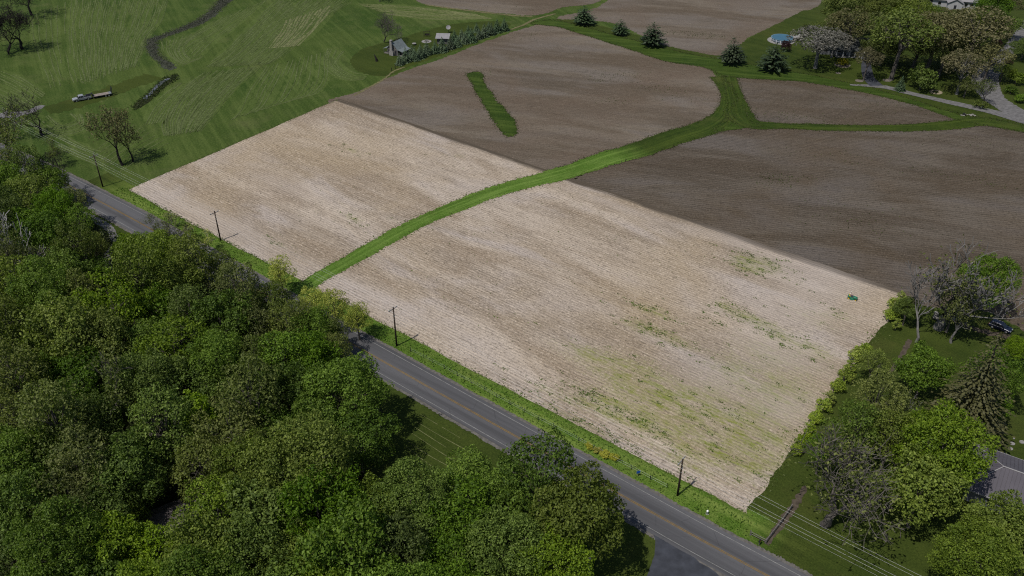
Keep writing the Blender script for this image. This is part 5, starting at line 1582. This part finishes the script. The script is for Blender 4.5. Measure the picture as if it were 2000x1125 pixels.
skinned('jeans', jeans, [(0, 1), (1, 2), (2, 3), (0, 4), (4, 5), (5, 6)], 'denim', pt)
MB().lathe([(.13, 1.76), (.125, 1.83), (.09, 1.89), (.02, 1.905)], 12, (-.44, 0, 0)).build('cap', 'hat', pt, True)

# ------------------------------------------------------------------ buildings
def gable(t, x0, x1, y0, y1, zw, zr, wall, roof, over=.35, axis='x', thick=.14, roof_name='roof'):
    """walls with gable ends, and two roof slopes; ridge along axis"""
    w = MB()
    if axis == 'x':
        ym = (y0 + y1) / 2
        w._add([(x0, y0, 0), (x1, y0, 0), (x1, y1, 0), (x0, y1, 0), (x0, y0, zw), (x1, y0, zw), (x1, y1, zw), (x0, y1, zw), (x0, ym, zr), (x1, ym, zr)],
               [(0, 1, 5, 4), (2, 3, 7, 6), (1, 2, 6, 9, 5), (3, 0, 4, 8, 7), (4, 5, 9, 8), (6, 7, 8, 9), (3, 2, 1, 0)])
    else:
        xm = (x0 + x1) / 2
        w._add([(x0, y0, 0), (x1, y0, 0), (x1, y1, 0), (x0, y1, 0), (x0, y0, zw), (x1, y0, zw), (x1, y1, zw), (x0, y1, zw), (xm, y0, zr), (xm, y1, zr)],
               [(0, 1, 5, 8, 4), (2, 3, 7, 9, 6), (1, 2, 6, 5), (3, 0, 4, 7), (4, 8, 9, 7), (5, 6, 9, 8), (3, 2, 1, 0)])
    wo = w.build('wall', wall, t)
    ro = None
    for s in (-1, 1):
        m = MB()
        if axis == 'x':
            ym = (y0 + y1) / 2
            half = (y1 - y0) / 2
            sl = (zr - zw) / half
            ye, ze = ym + s * (half + over), zw - over * sl + .03
            a0, a1 = x0 - over, x1 + over
            P = [(a0, ym, zr + .03), (a1, ym, zr + .03), (a1, ye, ze), (a0, ye, ze)]
        else:
            xm = (x0 + x1) / 2
            half = (x1 - x0) / 2
            sl = (zr - zw) / half
            xe, ze = xm + s * (half + over), zw - over * sl + .03
            a0, a1 = y0 - over, y1 + over
            P = [(xm, a0, zr + .03), (xm, a1, zr + .03), (xe, a1, ze), (xe, a0, ze)]
        m._add(P + [(x, y, z + thick) for x, y, z in P], [(3, 2, 1, 0), (4, 5, 6, 7), (0, 1, 5, 4), (1, 2, 6, 5), (2, 3, 7, 6), (3, 0, 4, 7)])
        ro = m.build(roof_name, roof, t)
    return wo, ro

# log cabin with stone chimney
c0 = g(776, 104)
cab = thing('log_cabin', c0, 'small weathered log cabin with stone chimney and two porches', 'cabin', None, math.radians(-32))
CX = 2.4
gable(cab, -CX, CX, -2.6, 2.6, 2.6, 4.9, 'log', 'tin', .4, 'y')
for k in range(7):                      # log courses on the chimney gable, proud of the chinking
    z = .2 + k * .37
    MB().tube([(-CX - .15, -2.66, z), (CX + .15, -2.66, z)], .15, 6).build('log', 'log', cab)
    MB().tube([(-CX - .06, -2.6, z + .12), (-CX - .06, 2.6, z + .12)], .14, 6).build('log', 'log', cab)
MB().box(-CX + .02, CX - .02, -2.63, -2.605, .05, 2.55).build('chinking', 'chink', cab)
ch = MB()
ch.prism([(-1.2, 0), (-1.2, 1.3), (-.75, 2.2), (-.55, 5.9), (.35, 5.9), (.45, 2.2), (.8, 1.3), (.8, 0)], -3.6, -2.75)
cho = ch.build('chimney', 'stone', cab, bevel=.06)
MB().box(-.62, .42, -3.66, -2.7, 5.9, 6.05).build('cap', 'stone', cho)
for s in (-1, 1):                        # lean-to porches on both long sides
    m = MB()
    xo, xi = s * (CX + 2.3), s * (CX + .05)
    P = [(xi, -2.7, 2.5), (xi, 2.7, 2.5), (xo, 2.7, 1.85), (xo, -2.7, 1.85)]
    m._add(P + [(x, y, z + .1) for x, y, z in P], [(3, 2, 1, 0), (4, 5, 6, 7), (0, 1, 5, 4), (1, 2, 6, 5), (2, 3, 7, 6), (3, 0, 4, 7)])
    pr = m.build('porch_roof', 'tin', cab)
    for y in (-2.5, 0, 2.5):
        MB().box(s * (CX + 2.05) - .07, s * (CX + 2.05) + .07, y - .07, y + .07, 0, 1.92).build('post', 'post_wood', pr)
    MB().box(min(s * CX, s * (CX + 2.2)) + .02, max(s * CX, s * (CX + 2.2)), -2.65, 2.65, 0, .25).build('porch_floor', 'post_wood', cab)
MB().box(1.15, 1.75, -2.84, -2.68, .25, 2.1).build('door', 'dark_wall', cab)
MB().box(-2.0, -1.4, -2.83, -2.68, 1.1, 1.9).build('window', 'glass', cab)

# open shed with a tin roof by the spruces
s0 = g(866, 84)
sh = thing('garden_shed', s0, 'small tin-roofed shed behind the spruces', 'shed', None, math.radians(-4))
MB().box(-2.3, 2.3, -1.5, 1.5, 0, 2.4).build('wall', 'log', sh)
m = MB()
P = [(-2.9, -2.1, 2.35), (2.7, -2.1, 2.35), (2.7, 1.8, 3.3), (-2.9, 1.8, 3.3)]
m._add(P + [(x, y, z + .1) for x, y, z in P], [(3, 2, 1, 0), (4, 5, 6, 7), (0, 1, 5, 4), (1, 2, 6, 5), (2, 3, 7, 6), (3, 0, 4, 7)])
m.build('roof', 'pale_roof', sh)
MB().box(-.5, .5, -1.56, -1.5, 0, 2.0).build('door', 'dark_wall', sh)
MB().box(1.9, 2.36, -1.4, 1.4, .2, 2.2).build('side_panel', 'dark_wall', sh)
# fire ring, bench, table, small windmill, dark sculpture
t = thing('fire_ring', g(833, 81), 'pale gravel fire ring between the cabin and the shed', 'fire ring')
MB().lathe([(2.0, 0), (2.0, .07), (1.9, .09)], 20).build('gravel_pad', 'concrete', t)
for k in range(10):
    a = 2 * PI * k / 10
    MB().box(.85 * math.cos(a) - .2, .85 * math.cos(a) + .2, .85 * math.sin(a) - .2, .85 * math.sin(a) + .2, .1, .42).build('stone', 'rock', t, bevel=.05)
t = thing('timber_swing', g(834, 71), 'dark timber swing frame behind the fire ring', 'swing')
for x in (-1.2, 1.2):
    for s in (-1, 1):
        MB().tube([(x, s * .8, 0), (x, 0, 2.1)], .07, 5).build('leg', 'bark_dark', t)
MB().tube([(-1.4, 0, 2.1), (1.4, 0, 2.1)], .08, 5).build('beam', 'bark_dark', t)
MB().box(-.9, .9, -.3, .3, .5, .6).build('seat', 'bark_dark', t)
MB().box(-.9, .9, .28, .36, .6, 1.1).build('backrest', 'bark_dark', t)
t = thing('round_table', g(809, 88), 'small round pale table on the grass beside the cabin', 'table')
MB().lathe([(.85, .62), (.85, .72)], 16).build('top', 'concrete', t)
MB().lathe([(.3, 0), (.12, .1), (.12, .62)], 10).build('pedestal', 'dark_wall', t)
t = thing('satellite_dish', g(876, 64), 'pale round dish on a short mast behind the shed', 'dish')
MB().tube([(0, 0, -.2), (0, 0, 2.0)], .08, 7).build('mast', 'post_dark', t)
dm = MB()
dm._add([Matrix.Rotation(math.radians(50), 3, 'X') @ Vector((r * math.cos(2 * PI * k / 16), r * math.sin(2 * PI * k / 16), z)) + Vector((0, -.1, 2.3)) for r, z in ((.05, -.25), (.6, -.14), (.95, .05)) for k in range(16)],
        [(i * 16 + k, i * 16 + (k + 1) % 16, (i + 1) * 16 + (k + 1) % 16, (i + 1) * 16 + k) for i in range(2) for k in range(16)])
dm.build('reflector', 'pale_roof', t, True)
t = thing('timber_sculpture', g(736, 120), 'dark upright timber standing alone on the cabin lawn', 'sculpture')
MB().tube([(0, 0, -.2), (-.1, 0, 1.0), (-.5, 0, 2.1), (-.75, 0, 2.7)], [.5, .42, .26, .12], 7).build('trunk', 'bark_dark', t)
MB().tube([(.1, 0, .5), (.5, .1, .95)], [.22, .1], 6).build('stub', 'bark_dark', t)

# porch house under the oaks
h0 = g(1655, 108)
hs = thing('porch_house', h0, 'grey house with a white-posted porch half hidden under oaks', 'house', None, math.radians(-6))
gable(hs, -11, 9, 0, 9, 3.0, 5.6, 'grey_wall', 'shingle', .5, 'x')
m = MB()
P = [(-5, -3.0, 2.5), (4, -3.0, 2.5), (4, .2, 3.1), (-5, .2, 3.1)]
m._add(P + [(x, y, z + .12) for x, y, z in P], [(3, 2, 1, 0), (4, 5, 6, 7), (0, 1, 5, 4), (1, 2, 6, 5), (2, 3, 7, 6), (3, 0, 4, 7)])
pr = m.build('porch_roof', 'shingle', hs)
for x in (-4.8, -2.4, 0, 2.0, 3.8):
    MB().box(x - .14, x + .14, -2.9, -2.62, .2, 2.55).build('post', 'white_wall', pr)
MB().box(-5, 4, -3, -.02, 0, .2).build('porch_floor', 'concrete', hs)
MB().box(-.5, .5, -.08, -.01, .2, 2.2).build('door', 'white_wall', hs)
for x in (-8.5, -3.5, 2.4, 6.5):
    w = MB().box(x - .7, x + .7, -.06, -.01, 1.1, 2.3).build('window', 'glass', hs)
    MB().box(x - .8, x + .8, -.1, -.005, 1.0, 1.1).build('sill', 'white_wall', w)
MB().box(4.4, 5.6, -3.2, -2.2, 0, 2.2).build('pale_panel', 'white_wall', hs)

# pale-roofed house at the top edge
h1 = g(1862, 16)
hw = thing('white_roofed_house', h1, 'house with a broad pale grey roof at the top edge among the oaks', 'house', None, math.radians(-16))
gable(hw, -9, 9, 1, 13, 3.2, 6.4, 'white_wall', 'pale_roof', .6, 'x')
gable(hw, -3, 3, -3, 1.5, 3.0, 4.6, 'white_wall', 'pale_roof', .4, 'y')
MB().box(-14, -9.3, 1, 8, 0, 3.0).build('carport_wall', 'dark_wall', hw)
MB().box(-14.4, -9.2, .6, 8.4, 3.0, 3.2).build('carport_roof', 'pale_roof', hw)
for x in (-6, 5, 7.3):
    MB().box(x - .6, x + .6, .93, .99, 1.0, 2.2).build('window', 'glass', hw)
MB().box(-.5, .5, -3.06, -3.01, 0, 2.1).build('door', 'dark_wall', hw)

# metal-roofed house, lower right: eave line, ridge line and back edge read off the photo
def metal_house():
    e0 = g(1912, 950, 3.0)
    ridge_a = g(1958, 911, 5.2)
    dx = (g(2000, 926, 5.2) - ridge_a).normalized()
    ang = math.atan2(dx.y, dx.x)
    o = ridge_a.copy(); o.z = 0
    t = thing('metal_roofed_house', o, 'house with ribbed violet-grey metal roof at the right edge', 'house', None, ang)
    W, LN, zr, ze = 6.3, 26.0, 5.2, 3.0
    w = MB()
    x0, x1 = -4.2, LN - .6
    w._add([(x0, -W + .5, 0), (x1, -W + .5, 0), (x1, W - .5, 0), (x0, W - .5, 0), (x0, -W + .5, ze), (x1, -W + .5, ze), (x1, W - .5, ze), (x0, W - .5, ze)],
           [(0, 1, 5, 4), (1, 2, 6, 5), (2, 3, 7, 6), (3, 0, 4, 7), (4, 5, 6, 7)])
    w.build('wall', 'grey_wall', t)
    # hip roof: standing-seam panels laid one by one
    pw = 0.62
    hip = 5.2
    for s in (-1, 1):
        x = -5.0
        while x < LN:
            a, b = x, min(x + pw - .03, LN)
            def up(xx):
                f = min(1.0, max(0.0, (xx + 5.0) / hip))
                return (s * W * (1 - f), ze + (zr - ze) * f)
            (ya, za), (yb, zb) = up(a), up(b)
            pm = MB()
            P = [(a, s * W, ze), (b, s * W, ze), (b, yb, zb), (a, ya, za)]
            pm._add([(p[0], p[1], p[2] + .05) for p in P], [(0, 1, 2, 3)])
            pm._add([(a - .02, s * W, ze + .04), (a + .03, s * W, ze + .04), (a + .03, up(a + .03)[0], up(a + .03)[1] + .04), (a - .02, ya, za + .04),
                     (a - .02, s * W, ze + .13), (a + .03, s * W, ze + .13), (a + .03, up(a + .03)[0], up(a + .03)[1] + .13), (a - .02, ya, za + .13)],
                    [(4, 5, 6, 7), (0, 1, 5, 4), (1, 2, 6, 5), (3, 0, 4, 7)])
            pm.build('roof_panel', 'metal_roof', t)
            x += pw
    y = -W
    while y < W:
        b = min(y + pw - .03, W)
        def hipx(yy):
            f = 1 - abs(yy) / W
            return (-5.0 + hip * f, ze + (zr - ze) * f)
        (xa, za), (xb, zb) = hipx(y), hipx(b)
        MB()._add([(-5.0, y, ze + .06), (-5.0, b, ze + .06), (xb, b, zb + .06), (xa, y, za + .06)], [(0, 1, 2, 3)]).build('hip_panel', 'metal_roof', t)
        y += pw
    MB().tube([(hip - 5.0, 0, zr + .12), (LN, 0, zr + .12)], .1, 6).build('ridge_cap', 'trim', t)
    for s in (-1, 1):
        MB().tube([(-5.0, s * W, ze + .1), (hip - 5.0, 0, zr + .12)], .08, 6).build('hip_cap', 'trim', t)
        MB().box(-5.1, LN, s * W - .1, s * W + .1, ze - .18, ze + .04).build('gutter', 'trim', t)
    MB().tube([(9.0, 3.2, 3.6), (9.0, 3.2, 5.1)], .12, 7).build('vent_pipe', 'black_steel', t)
    for x in (0, 5, 10):
        MB().box(x - .6, x + .6, -W + .42, -W + .48, 1.0, 2.2).build('window', 'glass', t)
metal_house()
# round pale slabs on its lawn, pale patio behind
for (u, v, r), lab in zip(((1996, 864, .45), (1977, 867, .42), (1973, 877, .42), (1980, 857, .16)), ('rightmost pale round slab on the lawn behind the metal roof', 'upper left of the larger pale round slabs on the lawn', 'lowest pale round slab on the lawn nearest the metal roof', 'tiny pale round marker above the round slabs')):
    o = MB().lathe([(r * .96, 0), (r, .05), (r * .97, .16)], 14, (0, 0, 0), 1.15, 1.0).build('stepping_stone', 'concrete')
    o.location = g(u, v)
    tag(o, lab, 'slab', 'round slabs on the lawn')
o = MB().lathe([(1.0, 0), (1.0, .1)], 20, (0, 0, 0), 3.0, 1.5).build('patio_slab', 'concrete')
o.location = g(1947, 889) + Vector((0, 0, .03))
o.rotation_euler = (0, 0, math.radians(-35))
tag(o, 'pale oval patio behind the eave of the metal roof', 'patio')

# shed in the woods
s1 = g(352, 1030)
ws = thing('woodland_shed', s1, 'dark shed with brown-grey roof half hidden in the woods', 'shed', None, math.radians(33))
gable(ws, -5.5, 3.6, -2.7, 3.4, 2.6, 4.4, 'dark_wall', 'shed_roof', .4, 'x')
MB().box(3.62, 3.68, -1.2, 1.2, .1, 2.3).build('door', 'dark_wall', ws)
for y in (-2.3, -1.2, 0, 1.2, 2.3):
    MB().box(3.62, 3.7, y - .07, y + .07, 0.05, 2.55).build('batten', 'grey_wall', ws)

# round pool with deck
p0 = g(1527, 79)
pl = thing('swimming_pool', p0, 'round above-ground pool with blue water on the lawn', 'pool')
PR = 47 * mpp(p0) / 2 * .88
MB().lathe([(PR, 0), (PR, 1.25)], 40).build('wall', 'pool_wall', pl, True)
MB().lathe([(PR - .2, 1.22), (PR - .2, 1.32), (PR + .16, 1.32), (PR + .16, 1.2)], 40).build('rim', 'pool_rim', pl)
MB().lathe([(PR - .25, 1.33), (PR - .28, 1.345)], 40).build('water', 'pool_water', pl)
for k in range(16):
    a = 2 * PI * k / 16
    MB().box(-.07, .07, -.05, .05, 0, 1.2, Matrix.Translation((math.cos(a) * (PR + .07), math.sin(a) * (PR + .07), 0)) @ Matrix.Rotation(a + PI / 2, 4, 'Z')).build('upright', 'white_plastic', pl)
MB().lathe([(PR + 1.1, 0), (PR + 1.1, .05)], 32, (-.4, -.2, 0)).build('gravel_surround', 'concrete', pl)
dk = MB().box(PR * .75, PR + 3.2, -.8, 2.6, 1.05, 1.18).build('deck', 'concrete', pl)
for x, y in ((PR + .6, -.7), (PR + 3.0, -.7), (PR + 3.0, 2.5)):
    MB().box(x - .06, x + .06, y - .06, y + .06, 0, 2.05).build('rail_post', 'white_plastic', dk)
MB().box(PR + .6, PR + 3.0, -.74, -.66, 1.95, 2.05).build('rail', 'white_plastic', dk)
MB().box(PR + 2.96, PR + 3.04, -.7, 2.5, 1.95, 2.05).build('rail', 'white_plastic', dk)

# rings and beds
for (u, v), r, mat, nm, lab in (((1828, 180), 2.2, 'sand', 'sand_ring', 'round sand ring with grass middle on the lawn'), ((1645, 127), 3.0, 'mulch', 'mulch_ring', 'pale mulch ring round the golden bush'), ((1732, 157), 1.5, 'mulch', 'mulch_ring', 'mulch ring at the foot of the tall grey-green oak'), ((1678, 158), 1.4, 'mulch', 'mulch_ring', 'mulch ring at the foot of the small driveway oak'), ((1637, 143), 1.0, 'mulch', 'mulch_ring', 'small mulch ring under the tiny dark bush')):
    o = MB()
    rs_ = random.Random(u)
    k = 24
    rr = [r * rs_.uniform(.93, 1.07) for _ in range(k)]
    inner = .45 if nm == 'sand_ring' else .02
    for i in range(k):
        a, b = 2 * PI * i / k, 2 * PI * (i + 1) / k
        o._add([(math.cos(a) * r * inner, math.sin(a) * r * inner, .06), (math.cos(a) * rr[i], math.sin(a) * rr[i], .0), (math.cos(b) * rr[(i + 1) % k], math.sin(b) * rr[(i + 1) % k], .0), (math.cos(b) * r * inner, math.sin(b) * r * inner, .06)], [(0, 1, 2, 3)])
    o = o.build(nm, mat)
    o.location = g(u, v) + Vector((0, 0, .06))
    tag(o, lab, 'garden bed')

# rocks
def rock_mesh(seed):
    rs = random.Random(seed)
    me = bpy.data.meshes.new('rock')
    bm = bmesh.new()
    bmesh.ops.create_icosphere(bm, subdivisions=1, radius=.5)
    for v in bm.verts:
        v.co *= rs.uniform(.75, 1.2)
        v.co.z *= .7
    bm.to_mesh(me)
    bm.free()
    me.materials.append(M['rock'])
    return me
RK = [rock_mesh(i) for i in range(4)]
t = thing('rock_pile', g(1848, 622), 'pile of pale field stones under the trees by the dirt strip', 'rocks')
rs_ = random.Random(9)
for k in range(30):
    o = obj('stone', RK[k % 4], t)
    o.location = (rs_.uniform(-3.2, 3.2), rs_.uniform(-1.0, 1.0), .2 + .25 * (k % 3))
    s = rs_.uniform(.6, 1.3)
    o.scale = (s, s, s)
    o.rotation_euler = (rs_.random(), rs_.random(), rs_.random() * 6)
t = thing('culvert_stones', g(1890, 225), 'pale stones around a culvert mouth beside the gravel lane', 'rocks')
for k in range(9):
    o = obj('stone', RK[k % 4], t)
    o.location = (rs_.uniform(-2.6, 2.6), rs_.uniform(-.7, .7), .15)
    s = rs_.uniform(.6, 1.2)
    o.scale = (s, s, s * .7)
MB().tube([(-1.2, -.6, .3), (-1.2, .6, .3)], .35, 10).build('pipe', 'black_steel', t)
